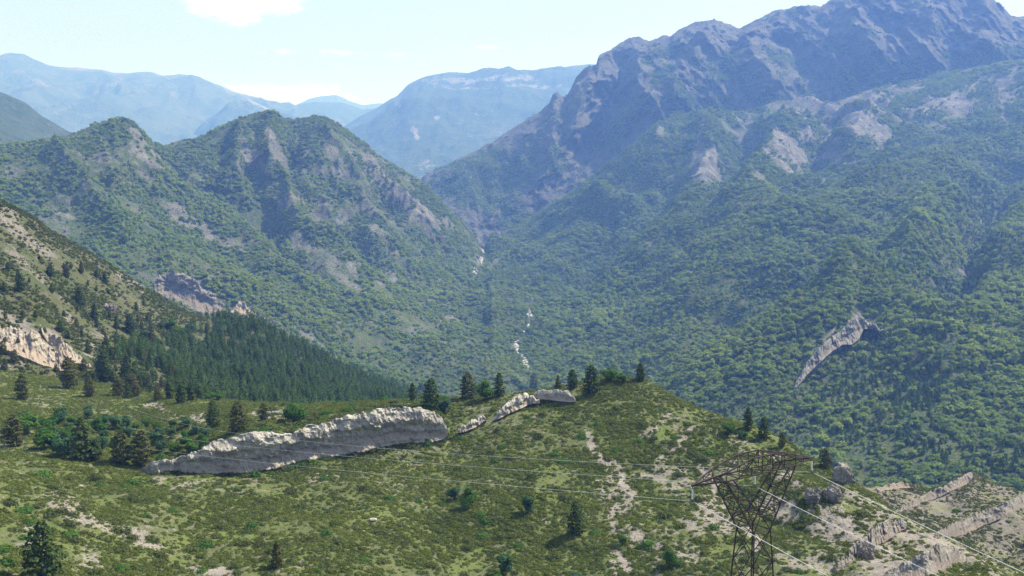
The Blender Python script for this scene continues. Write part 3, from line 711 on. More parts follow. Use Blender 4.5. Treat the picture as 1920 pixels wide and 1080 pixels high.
ledge("rock_ledge", [(262,880,886,262),(285,866,888,262),(320,858,882,262),(350,852,886,262),(400,830,888,262),(440,820,886,262),(480,812,884,262.5),(515,812,878,263),(550,812,868,264),(575,800,862,264.5),(600,797,860,265),(640,783,852,266),(680,772,845,267),
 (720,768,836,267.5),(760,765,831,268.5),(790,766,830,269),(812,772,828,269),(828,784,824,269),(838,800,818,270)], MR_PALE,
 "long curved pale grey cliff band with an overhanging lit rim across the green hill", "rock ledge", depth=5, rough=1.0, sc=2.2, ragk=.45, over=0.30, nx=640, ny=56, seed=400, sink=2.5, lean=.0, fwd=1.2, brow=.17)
ledge("rock_outcrop", [(925,786,790,272),(935,772,785,273),(950,758,778,274),(965,745,770,275),(985,740,762,277),(1000,742,756,279),(1012,748,756,280)], MR_PALE,
 "ragged pale rock rib climbing to the hill crest right of the long cliff band", "rock outcrop", depth=3, rough=0.8, sc=1.6, nx=120, ny=20, seed=410, lean=.2, fwd=1.2, brow=.4)
ledge("rock_outcrop", [(1000,738,744,286),(1012,732,748,286),(1030,732,750,286),(1050,732,752,286),(1066,734,754,286),(1074,742,754,286),(1080,750,754,286)], MR_PALE,
 "small flat topped pale rock step just under the pines on the hill crest", "rock outcrop", depth=3, rough=0.45, sc=1.6, nx=110, ny=18, seed=420, lean=.2, fwd=1.2, brow=.4)
ledge("rock_outcrop", [(858,806,811,268),(866,798,810,268),(876,796,808,268.5),(884,786,804,269),(895,782,800,270),(906,780,790,271),(912,786,788,272)], MR_PALE,
 "low broken pale rock immediately right of the cliff band's rounded end", "rock outcrop", depth=2.5, rough=0.6, sc=1.2, nx=80, ny=16, seed=430, lean=.2, fwd=1.2, brow=.4)
ledge("rock_ridge", [(1560,1064,1072,196),(1585,1040,1060,200),(1610,1016,1044,204),(1635,994,1026,207),(1660,978,1010,210),(1685,974,996,213),(1700,978,990,215)], MR_TAN,
 "blocky tan rock rib climbing above the dark faced boulder", "rock ridge", depth=4, rough=1.2, sc=1.8, nx=190, ny=30, seed=462, toe=.5, lean=.9)
ledge("rock_ridge", [(1655,1078,1092,192),(1680,1060,1090,193),(1710,1042,1085,195),(1735,1030,1080,196),(1750,1018,1074,197),(1770,1026,1068,198),(1790,1028,1058,199),(1812,1036,1050,200)], MR_TAN,
 "jagged pale rock ridge at the bottom right corner of the slope", "rock ridge", depth=5, rough=.9, sc=2.4, nx=170, ny=30, seed=470, toe=.5, lean=.9)
ledge("rock_ridge", [(1680,957,962,296),(1700,944,955,300),(1730,928,942,310),(1760,914,930,320),(1790,899,916,335),(1815,887,905,345),(1826,884,892,350)], MR_TAN,
 "thin straight pale stratum rising to the bare spur's highest point", "rock ridge", depth=4, rough=0.8, sc=2.0, nx=190, ny=16, seed=480, toe=.5, lean=.9)
ledge("rock_ridge", [(1752,1002,1012,277),(1780,984,1006,280),(1810,972,1000,284),(1840,958,985,288),(1870,946,972,292),(1900,932,958,296),(1940,915,940,300),(1990,900,925,306)], MR_TAN,
 "toothed pale rock band running up to the right edge of the bare spur", "rock ridge", depth=5, rough=.9, sc=2.2, nx=230, ny=22, seed=490, toe=.5, lean=.9)
ledge("rock_ridge", [(1640,916,922,330),(1665,908,918,334),(1690,904,914,338),(1712,908,914,340)], MR_CREAM,
 "low rounded cream rock hump at the left end of the bare spur", "rock ridge", depth=6, rough=0.7, sc=2.4, nx=90, ny=14, seed=500, toe=.4)
ledge("rock_outcrop", [(-30,596,640,500),(0,606,650,498),(20,608,654,495),(50,618,668,490),(80,632,680,484),(105,652,690,478),(118,668,696,474),(124,688,698,472)], MR_CREAM,
 "sunlit cream rock wall with slanting gullies at the left edge of the photo", "rock outcrop", depth=9, rough=2.6, sc=5.0, nx=190, ny=34, seed=510, toe=.6, lean=1.1)
ledge("rock_outcrop", [(78,612,622,500),(90,620,640,497),(110,634,655,492),(130,648,672,487),(150,660,684,482),(165,672,688,478),(172,684,690,476)], MR_CREAM,
 "second cream rock rib parallel to and right of the sunlit wall", "rock outcrop", depth=7, rough=2.0, sc=4.0, nx=130, ny=24, seed=520, toe=.6, lean=1.1)
ledge("rock_crag", [(1490,723,730,1330),(1500,700,718,1370),(1515,679,700,1420),(1535,656,680,1450),(1560,632,658,1490),(1580,613,644,1530),(1598,599,644,1560),(1610,591,634,1580),(1620,599,616,1580),(1640,608,616,1590),(1655,616,622,1590),(1674,630,634,1590)], MR_FIN,
 "grey slanting rock fin standing out of the forest on the right", "rock crag", depth=14, rough=4.0, sc=9, nx=230, ny=22, seed=530, sink=8, toe=.3, fwd=14)
ledge("rock_crag", [(290,520,545,900),(315,512,558,900),(340,508,570,900),(360,520,578,900),(380,540,584,900),(395,550,586,900),(410,556,582,900),(418,570,580,900)], MR_GREY,
 "grooved grey bluff behind the pine wood on the left", "rock crag", depth=18, rough=4.0, sc=9, nx=170, ny=34, seed=540, sink=12, toe=.3)
ledge("rock_crag", [(425,590,600,860),(440,574,598,860),(450,564,590,860),(458,562,588,860),(466,578,594,860),(480,588,600,860),(500,596,610,858),(515,602,612,855),(525,606,612,852)], MR_CREAM,
 "small pale pointed crag poking up over the top of the pine wood", "rock crag", depth=10, rough=2.5, sc=6, nx=120, ny=24, seed=550, sink=8, toe=.3)

def boulder(px, base, wpx, hpx, mat, label, seed, deep=.9, amp=.5, name="boulder"):
    p = hit(px, base)
    if p is None: return
    bm = bmesh.new(); bmesh.ops.create_icosphere(bm, subdivisions=5, radius=1.0)
    v = np.array([q.co[:] for q in bm.verts]); f = np.array([[q.index for q in ff.verts] for ff in bm.faces]); bm.free()
    n = v.copy()
    k = 1 + amp * ridged(n[:, 0] * .9 + seed, n[:, 1] * .9, n[:, 2] * .9, 5, seed, .55) * .6 + amp * .35 * fbm(n[:, 0] * 4, n[:, 1] * 4, n[:, 2] * 9 + seed, 4, seed + 3)
    v = n * k[:, None]; v[:, 2] += .25 * fbm(n[:, 0] * 1.5 + seed, n[:, 1] * 1.5, 0, 3, seed)
    d = math.hypot(p.x, p.y); W, H = wpx * d / FPX / 2 * .85, hpx * d / FPX * .9
    az = math.atan2(p.x, p.y)
    v = v * np.array([W, W * deep, H * .75]); v[:, 2] += H * .12
    c, s_ = math.cos(-az), math.sin(-az)
    v[:, :2] = v[:, :2] @ np.array([[c, s_], [-s_, c]])
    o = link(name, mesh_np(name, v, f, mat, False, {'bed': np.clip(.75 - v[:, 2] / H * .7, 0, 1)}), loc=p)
    tag(o, label, "boulder")
for i, a in enumerate([(1582,908,46,40,MR_TAN,"pale pointed rock at the brow of the hill behind the pylon's right arm",),
    (1524,938,34,26,MR_GREY,"rounded grey boulder right of the pylon's crossarm, left one of a pair"), (1560,934,36,28,MR_TAN,"paler boulder right of the pylon's crossarm, right one of a pair"),
    (1618,1046,44,36,MR_TAN,"dark faced boulder low on the eroded slope between the two right hand wires"),
    (206,582,24,16,MR_GREY,"pale boulder beside a dark pine on the left slope")]):
    boulder(*a, seed=60 + i)
# ------------------------------------------------------------------ plants: meshes
def quads(c, size, rng, flat=0.0, jit=.55):
    """leaf clumps lying roughly along the crown's surface"""
    n = len(c)
    mid = c.mean(0) * np.array([1, 1, .75]); w = c - mid; w /= (np.abs(w).max(0) + 1e-6)
    w /= np.linalg.norm(w, axis=1, keepdims=True) + 1e-6
    w = w + np.array([0, 0, .45]) + rng.normal(size=(n, 3)) * jit; w /= np.linalg.norm(w, axis=1, keepdims=True)
    a = rng.normal(size=(n, 3)); a -= w * (a * w).sum(1, keepdims=True); a /= np.linalg.norm(a, axis=1, keepdims=True)
    b = np.cross(w, a) + rng.normal(size=(n, 3)) * .2; b -= a * (a * b).sum(1, keepdims=True); b /= np.linalg.norm(b, axis=1, keepdims=True)
    s = (size * rng.uniform(0.6, 1.4, n))[:, None]
    k = rng.uniform(0.5, 1.0, n)[:, None]
    v = np.stack([c - a * s, c - b * s * k, c + a * s, c + b * s * k], 1).reshape(-1, 3)
    return v, np.arange(4 * n).reshape(n, 4)
def pine_crown(rng, lean=0.0, wid=0.30, blunt=0.6, n=1500, low=0.06):
    """unit height crown; whorls of branches carrying needle clumps"""
    C = []
    nb = 62
    for i in range(nb):
        t = low + (1 - low) * (i / nb) ** 0.92
        a = i * 2.399 + rng.uniform(-.4, .4)
        rad = wid * ((1 - t) ** blunt if blunt > .45 else (1 - t ** 2.4) ** .62 * (.78 + .5 * t * (1.25 - t))) * rng.uniform(0.62, 1.12) * (0.72 + 0.28 * min(1, (t - low) * 7 + .2)) + 0.012
        m = max(4, int(n / nb * (0.25 + rad / wid)))
        s = rng.uniform(0.12, 1, m) ** 0.55
        r = rad * s
        th = a + rng.normal(0, 0.26, m)
        z = t + (s - .5) * 0.045 * rng.uniform(-.6, 1.2) + rng.normal(0, 0.014, m) 
        C.append(np.stack([np.cos(th) * r + lean * t, np.sin(th) * r, z], -1))
    C = np.concatenate(C)
    return C
def ellip_crown(rng, wid=0.42, n=1300, low=0.12, lobes=9):
    C = []
    for k in range(lobes):
        a = rng.uniform(0, 6.28); rr = rng.uniform(0.25, 0.62) * wid; zz = rng.uniform(low + .22, 0.82)
        rr *= (1.15 - abs(zz - .5))
        c = np.array([math.cos(a) * rr, math.sin(a) * rr, zz]); R_ = rng.uniform(0.15, 0.25)
        v = rng.normal(size=(n // lobes, 3)); v /= np.linalg.norm(v, axis=1, keepdims=True)
        v *= R_ * rng.uniform(0.6, 1.05, (len(v), 1)); v[:, 2] *= .8
        C.append(c + v)
    return np.concatenate(C)
def crown_mesh(name, C, size, mat, rng, core=None):
    v, f = quads(C, np.full(len(C), size), rng, 0.3)
    return mesh_np(name, v, f, mat, False)
def shrub_mesh(name, rng, mat, n=150, flat=.75, lobes=4, size=.13, tall=0):
    C = []
    for k in range(lobes):
        a = rng.uniform(0, 6.28); r = rng.uniform(0, .32)
        v = rng.normal(size=(n // lobes, 3)); v /= np.linalg.norm(v, axis=1, keepdims=True); v[:, 2] = np.abs(v[:, 2]) * (flat + tall)
        C.append(np.array([math.cos(a) * r, math.sin(a) * r, -.04]) + v * rng.uniform(.25, .5, (len(v), 1)))
    C = np.concatenate(C)
    v, f = quads(C, np.full(len(C), size), rng, .2)
    return mesh_np(name, v, f, mat, False)
def lump_mesh(name, rng, mat, flat=0.8, amp=0.3, sub=2, cone=0.0):
    bm = bmesh.new(); bmesh.ops.create_icosphere(bm, subdivisions=sub, radius=0.5)
    v = np.array([q.co[:] for q in bm.verts]); f = np.array([[q.index for q in ff.verts] for ff in bm.faces]); bm.free()
    s = rng.uniform(0, 50)
    nrm = v / np.linalg.norm(v, axis=1, keepdims=True)
    v = v * (1 + amp * fbm(nrm[:, 0] * 2.2 + s, nrm[:, 1] * 2.2, nrm[:, 2] * 2.2, 3, 7))[:, None]
    if cone: 
        h = v[:, 2] + .5; v[:, :2] *= (1.15 - cone * np.clip(h, 0, 1))[:, None]
    v[:, 2] = (v[:, 2] + .28) * flat
    return mesh_np(name, v, f, mat, False)
def trunk_mesh(name, h, r, rng, mat, limbs=7, top=.9):
    V, F = [], []
    def tube(p0, p1, r0, r1, k=6):
        p0, p1 = np.array(p0, float), np.array(p1, float); a = p1 - p0; a /= np.linalg.norm(a)
        u = np.cross(a, [0.3, 0.9, 0.1]); u /= np.linalg.norm(u); w = np.cross(a, u); b = len(V)
        for p, rr in ((p0, r0), (p1, r1)):
            for j in range(k):
                t = j / k * 6.28318; V.append(p + (u * math.cos(t) + w * math.sin(t)) * rr)
        for j in range(k): F.append((b + j, b + (j + 1) % k, b + k + (j + 1) % k, b + k + j))
    pts = [np.array([rng.normal(0, .004) * i, rng.normal(0, .004) * i, -0.06 + (top + .06) * i / 5]) * h for i in range(6)]
    for i in range(5): tube(pts[i], pts[i + 1], r * (1 - i * .17) * h, r * (1 - (i + 1) * .17) * h)
    for i in range(limbs):
        t = rng.uniform(.2, top - .14); a = rng.uniform(0, 6.28); L = .2 * h * (1.1 - t)
        zz = [q[2] for q in pts]; p = np.array([np.interp(t * h, zz, [q[0] for q in pts]), np.interp(t * h, zz, [q[1] for q in pts]), t * h]); tube(p, p + np.array([math.cos(a) * L, math.sin(a) * L, L * .35]), r * .35 * h, r * .1 * h, 4)
    return mesh_np(name, V, F, mat, True)

ML_PINE = leaf_mat("pine_needles", (0.040, 0.066, 0.022), (0.068, 0.094, 0.030), 0.22)
ML_BROWNPINE = leaf_mat("olive_pine_needles", (0.065, 0.075, 0.026), (0.090, 0.092, 0.034), 0.22)
ML_OAK = leaf_mat("broad_leaves", (0.045, 0.105, 0.022), (0.075, 0.140, 0.030), 0.3)
ML_GREYLEAF = leaf_mat("grey_green_leaves", (0.045, 0.095, 0.045), (0.065, 0.115, 0.055), 0.25)
ML_SHRUB = leaf_mat("shrub_leaves", (0.062, 0.080, 0.028), (0.100, 0.118, 0.042), 0.32)
MS_SHRUB = leaf_mat("scrub_leaves", (0.080, 0.102, 0.031), (0.165, 0.200, 0.045), 0.38, inst=True, cc=(0.17, 0.15, 0.10))
MS_LEFT = leaf_mat("slope_scrub_leaves", (0.050, 0.068, 0.022), (0.095, 0.110, 0.036), 0.3, inst=True, cc=(0.13, 0.115, 0.08))
MS_DRY = leaf_mat("dry_scrub_leaves", (0.055, 0.070, 0.028), (0.130, 0.135, 0.060), 0.15, inst=True, cc=(0.24, 0.21, 0.15))
MS_WOOD = leaf_mat("wood_leaves", (0.130, 0.190, 0.044), (0.225, 0.285, 0.066), 0.42, inst=True)
MS_CONIFER = leaf_mat("conifer_wood_needles", (0.048, 0.085, 0.026), (0.080, 0.122, 0.038), 0.25, inst=True)
M_BARK = plain_mat("bark", (0.10, 0.075, 0.055), 0.9)

# ------------------------------------------------------------------ plants: ground cover and woods (uncountable)
def sample(name, density, region, rng, face=0.0):
    """random points on a sheet, dens(px,py,rock,T,xyz) per square metre, only where the slope looks this way"""
    s = SHEETS[name]
    v, F = s['v'], s['F']
    cen = v[F].mean(1)
    px, py, dep = proj(cen)
    tow = -(s['n'] * cen).sum(1) / np.linalg.norm(cen, axis=1)
    ok = (px > -140) & (px < 2060) & (py > -80) & (py < 1180) & (tow > face) & (dep > 20)
    den = density(px, py, s['rock'][F].mean(1), s['T'][F].mean(1), cen) * ok
    lam = s['area'] * den
    n = rng.poisson(np.clip(lam, 0, 50))
    fi = np.repeat(np.arange(len(F)), n)
    a, b = rng.random(len(fi)), rng.random(len(fi))
    q = v[F[fi]]
    p = (q[:, 0] * (1 - a)[:, None] + q[:, 1] * a[:, None]) * (1 - b)[:, None] + (q[:, 3] * (1 - a)[:, None] + q[:, 2] * a[:, None]) * b[:, None]
    return p
def scatter(name, pts, scale, tint, temps, rng, sink=0.0):
    n = len(pts)
    me = bpy.data.meshes.new(name)
    me.vertices.add(n); me.vertices.foreach_set('co', np.asarray(pts, np.float32).ravel())
    def at(a, t, v, f='value'):
        x = me.attributes.new(a, t, 'POINT'); x.data.foreach_set(f, np.asarray(v).ravel())
    at('scl', 'FLOAT_VECTOR', np.asarray(scale, np.float32), 'vector')
    at('tint', 'FLOAT', np.asarray(tint, np.float32))
    rot = np.zeros((n, 3), np.float32); rot[:, 2] = rng.uniform(0, 6.283, n)
    at('rot', 'FLOAT_VECTOR', rot, 'vector')
    at('pick', 'INT', rng.integers(0, len(temps), n).astype(np.int32))
    o = link(name, me)
    coll = bpy.data.collections.new(name + "_forms")
    for i, m in enumerate(temps):
        coll.objects.link(bpy.data.objects.new("%s_form_%02d" % (name, i), m))
    ng = bpy.data.node_groups.new(name, 'GeometryNodeTree')
    ng.interface.new_socket("Geometry", in_out='INPUT', socket_type='NodeSocketGeometry')
    ng.interface.new_socket("Geometry", in_out='OUTPUT', socket_type='NodeSocketGeometry')
    N, L = ng.nodes, ng.links
    gi, go = N.new('NodeGroupInput'), N.new('NodeGroupOutput')
    ci = N.new('GeometryNodeCollectionInfo'); ci.inputs[0].default_value = coll; ci.inputs['Separate Children'].default_value = True; ci.inputs['Reset Children'].default_value = True
    m2p = N.new('GeometryNodeMeshToPoints')
    ip = N.new('GeometryNodeInstanceOnPoints'); ip.inputs['Pick Instance'].default_value = True
    def na(a, t):
        x = N.new('GeometryNodeInputNamedAttribute'); x.data_type = t; x.inputs[0].default_value = a
        return x.outputs[0]
    L.new(gi.outputs[0], m2p.inputs[0]); L.new(m2p.outputs[0], ip.inputs['Points']); L.new(ci.outputs[0], ip.inputs['Instance'])
    L.new(na('pick', 'INT'), ip.inputs['Instance Index']); L.new(na('rot', 'FLOAT_VECTOR'), ip.inputs['Rotation']); L.new(na('scl', 'FLOAT_VECTOR'), ip.inputs['Scale'])
    L.new(ip.outputs[0], go.inputs[0])
    md = o.modifiers.new("scatter", 'NODES'); md.node_group = ng
    print("scatter", name, n)
    return tag(o, kind='stuff')
def sizes(n, rng, lo, hi, p=2.0, hr=(0.8, 1.15)):
    s = lo + (hi - lo) * rng.random(n) ** p
    return np.stack([s * rng.uniform(.85, 1.15, n), s * rng.uniform(.85, 1.15, n), s * rng.uniform(hr[0], hr[1], n)], -1)

T_SHRUB = [shrub_mesh("scrub_form", RNG, MS_SHRUB, 130, .75, 4, .11) for _ in range(5)]
T_LSHRUB = [shrub_mesh("slope_scrub_form", RNG, MS_LEFT, 90, .8, 3, .14) for _ in range(4)]
T_DSHRUB = [shrub_mesh("dry_scrub_form", RNG, MS_DRY, 90, .6, 3, .12) for _ in range(4)]
def leafy_form(name, rng, mat, n=230, size=.10, core=.36, squash=.8):
    """a crown as one mesh: leaf clumps over a darker inner mass"""
    C = ellip_crown(rng, .5, n, .05, 9); C[:, 2] = (C[:, 2] - .12) * squash
    v, f = quads(C, np.full(len(C), size), rng, 0)
    return mesh_np(name, v, f, mat, False)
T_WOOD = [leafy_form("wood_form", RNG, MS_WOOD) for _ in range(6)]
T_CONE = []
for _ in range(5):
    C = pine_crown(RNG, 0, RNG.uniform(.24, .33), RNG.choice([.4, .5, .6]), 420, .02)
    T_CONE.append(crown_mesh("conifer_form", C, .035, MS_CONIFER, RNG))
T_FARCONE = []
for _ in range(4): T_FARCONE.append(crown_mesh("far_conifer_form", pine_crown(RNG, 0, .34, .5, 200, .02), .06, MS_CONIFER, RNG))

# hillside scrub
def d_fore(px, py, rock, T, c):
    n = fbm(c[:, 0] / 9, c[:, 1] / 9, 0, 4, 300)
    return 8.5 * np.clip(0.66 + 0.7 * n, 0.15, 1.4) * np.clip(1.15 - rock * 1.1, 0.10, 1)
p = sample("hill", d_fore, None, RNG, -0.05)
n = len(p); tint = np.clip(0.42 + 0.35 * fbm(p[:, 0] / 20, p[:, 1] / 20, 0, 4, 301) + RNG.normal(0, .24, n), 0, 1)
sz = sizes(n, RNG, .25, 1.45, 4.2, (.7, 1.25)); tint = np.where(sz[:, 0] > .9, tint * .75, tint)
p[:, 2] -= .05
scatter("hillside_scrub", p, sz, tint, T_SHRUB, RNG)
def d_bad(px, py, rock, T, c): return 3.2 * np.clip(0.6 + 1.0 * fbm(c[:, 0] / 14, c[:, 1] / 14, 0, 4, 310), 0.05, 1.5)
p = sample("badland_spur", d_bad, None, RNG)
scatter("dry_scrub", p, sizes(len(p), RNG, .3, 1.4, 3), RNG.random(len(p)), T_DSHRUB, RNG)
def wood_mask(px, py):
    top = np.interp(px, [150, 200, 330, 400, 480, 640, 760, 860], [700, 660, 640, 588, 606, 690, 735, 770])
    return sstep(-6, 10, py - top) * sstep(150, 260, px)
def d_left(px, py, rock, T, c):
    return (0.9 + 0 * px) * np.clip(0.6 + 0.9 * fbm(c[:, 0] / 18, c[:, 1] / 18, 0, 4, 320), 0.05, 1.5) * np.clip(1.1 - rock, .08, 1) * (1 - wood_mask(px, py)) 
p = sample("left_slope", d_left, None, RNG)
n = len(p); scatter("slope_scrub", p, sizes(n, RNG, .6, 2.8, 2.8), np.clip(.4 + .3 * fbm(p[:, 0] / 40, p[:, 1] / 40, 0, 4, 321) + RNG.normal(0, .22, n), 0, 1), T_LSHRUB, RNG)
def d_lw(px, py, rock, T, c): return 0.075 * wood_mask(px, py) * np.where(px > 400, 1.0, np.clip(.55 + .9 * fbm(c[:, 0] / 30, c[:, 1] / 30, 0, 3, 322), .1, 1))
p = sample("left_slope", d_lw, None, RNG, -.1)
n = len(p); s = RNG.uniform(5.5, 8.5, n)
scatter("pine_wood", p, np.stack([s, s, s], -1), np.clip(RNG.normal(.45, .25, n), 0, 1), T_CONE, RNG)

# woods on the mountains
def forest(name, sheetname, dens, size, temps, seed, tf, hr=(.75, 1.1), face=-.05):
    p = sample(sheetname, dens, None, RNG, face)
    n = len(p)
    s = sizes(n, RNG, size[0] * .58, size[1] * .9, 1.9, hr) * np.clip(1 + .5 * fbm(p[:, 0] / 70, p[:, 1] / 70, 0, 3, seed + 3), .55, 1.35)[:, None]
    t = np.clip(tf + 0.40 * fbm(p[:, 0] / 190, p[:, 1] / 190, 0, 4, seed) + .25 * fbm(p[:, 0] / 45, p[:, 1] / 45, 0, 2, seed + 5) + RNG.normal(0, .14, n), 0, 1)
    return scatter(name, p, s, t, temps, RNG)
def cover(rock, c, sc, seed, lo=.32, hi=.62):
    r = rock + 0.42 * fbm(c[:, 0] / sc, c[:, 1] / sc, 0, 4, seed)
    return 1 - sstep(lo, hi, r)
STREAM = [(905,456),(908,470),(900,490),(893,503),(886,514),(905,530),(938,548),(970,566),(988,580),(994,594),(990,612),(978,632),(968,648),(972,662),(984,672),(988,690),(986,702)]
def near_stream(px, py):
    m = 1e9 + 0 * px
    for (a, b), (c, d) in zip(STREAM[:-1], STREAM[1:]):
        t = np.clip(((px - a) * (c - a) + (py - b) * (d - b)) / ((c - a) ** 2 + (d - b) ** 2), 0, 1)
        m = np.minimum(m, np.hypot(px - a - t * (c - a), py - b - t * (d - b)))
    return m
def clear(px, py):
    k = 0 * px
    for a, b, ra, rb in ((906,464,6,12),(892,510,8,9),(903,490,6,8),(993,588,5,10),(966,649,8,13),(988,686,9,20)): k = np.maximum(k, 1 - sstep(.7, 1.1, np.hypot((px - a) / ra, (py - b) / rb)))
    return 1 - np.maximum(k, (near_stream(px, py) < 1.7) * (py > 600))
forest("mixed_wood", "twin_peaked_hill", lambda px, py, rock, T, c: 0.038 * (0.04 + 0.95 * cover(rock, c, 40, 330, .26, .55)) * sstep(.9, 1.2, T) * clear(px, py), (5, 11), T_WOOD, 331, .45)
def conif(px, py, c): 
    m = blobs(px, py, [(1640,740,190,110,10,1),(1560,820,150,60,10,1),(1800,860,240,40,8,1),(1740,560,120,120,40,.7),(1840,420,60,80,20,.7),(1600,640,100,40,0,.8)], c[:, 0], c[:, 1], 30, 120, 66)
    return np.clip(m + .25 * fbm(c[:, 0] / 90, c[:, 1] / 90, 0, 3, 67), 0, 1)
forest("broadleaf_wood", "forested_mountain_slope", lambda px, py, rock, T, c: 0.042 * (0.03 + 0.97 * cover(rock, c, 60, 340, .36, .70)) * (1 - .8 * conif(px, py, c)) * sstep(.3, .6, T) * clear(px, py), (5.5, 12), T_WOOD, 341, .45)
forest("conifer_wood", "forested_mountain_slope", lambda px, py, rock, T, c: 0.035 * cover(rock, c, 60, 342, .4, .75) * conif(px, py, c), (5, 8.5), T_FARCONE, 343, .4, (.9, 1.15))
forest("ridge_wood", "rocky_mountain_ridge", lambda px, py, rock, T, c: 0.026 * (0.02 + .98 * cover(rock, c, 60, 350, .40, .8)), (6, 11), T_WOOD, 351, .35)

M_STONE = rock_mat("stream_stone", (0.46, 0.44, 0.42), (0.36, 0.35, 0.33), (0.26, 0.25, 0.24))
T_STONE = [lump_mesh("stream_stone_form", RNG, M_STONE, .6, .5, 1) for _ in range(3)]
sp = []
for nme in ("twin_peaked_hill", "forested_mountain_slope"):
    q = sample(nme, lambda px, py, rock, T, c: 0.10 * (near_stream(px, py) < 4.0) * (1 - clear(px, py)) , None, RNG)
    sp.append(q)
sp = np.concatenate(sp)
scatter("stream_bed_stones", sp, sizes(len(sp), RNG, 1.5, 4.5, 1.5, (.5, 1)), RNG.random(len(sp)), T_STONE, RNG)
# ------------------------------------------------------------------ single trees and bushes
PINES = [(crown_mesh("crown", pine_crown(RNG, RNG.uniform(-.04, .04), w, b, 2300, lo), .028, ML_PINE, RNG), trunk_mesh("trunk", 1, .022, RNG, M_BARK))
         for w, b, lo in ((.25, .42, .04), (.31, .36, .04), (.30, .43, .05), (.35, .40, .03), (.30, .62, .02))]
BPINES = [(crown_mesh("crown", pine_crown(RNG, 0, w, b, 2300, .04), .028, ML_BROWNPINE, RNG), trunk_mesh("trunk", 1, .022, RNG, M_BARK)) for w, b in ((.36, .42), (.30, .4), (.29, .8))]
OAKS = [(crown_mesh("crown", ellip_crown(RNG, w, 2200, .05, lb), .034, ML_OAK, RNG), trunk_mesh("trunk", 1, .028, RNG, M_BARK, top=.7)) for w, lb in ((.50, 11), (.62, 13), (.42, 10))]
GOAKS = [(crown_mesh("crown", ellip_crown(RNG, w, 2000, .02, lb), .036, ML_GREYLEAF, RNG), trunk_mesh("trunk", 1, .026, RNG, M_BARK, top=.7)) for w, lb in ((.52, 11), (.45, 9))]
def tree(px, base, hpx, form, name, label, cat, group=None, k=0, wide=1.0, loc=None):
    p = loc if loc is not None else hit(px, base)
    if p is None: print("no ground", px, base); return None
    d = math.hypot(p.x, p.y)
    h = hpx * d / FPX * (1.0 if d < 400 else .85)
    o = bpy.data.objects.new(name, None); COL.objects.link(o)
    o.location = p - Vector((0, 0, .05)); o.rotation_euler = (0, 0, random.uniform(0, 6.28)); o.empty_display_size = .5
    tag(o, label, cat, group)
    cr, tr = form[k % len(form)]
    for nm, me in (("crown", cr), ("trunk", tr)):
        c = link(nm, me, o); c.scale = (h * wide, h * wide, h)
    return o
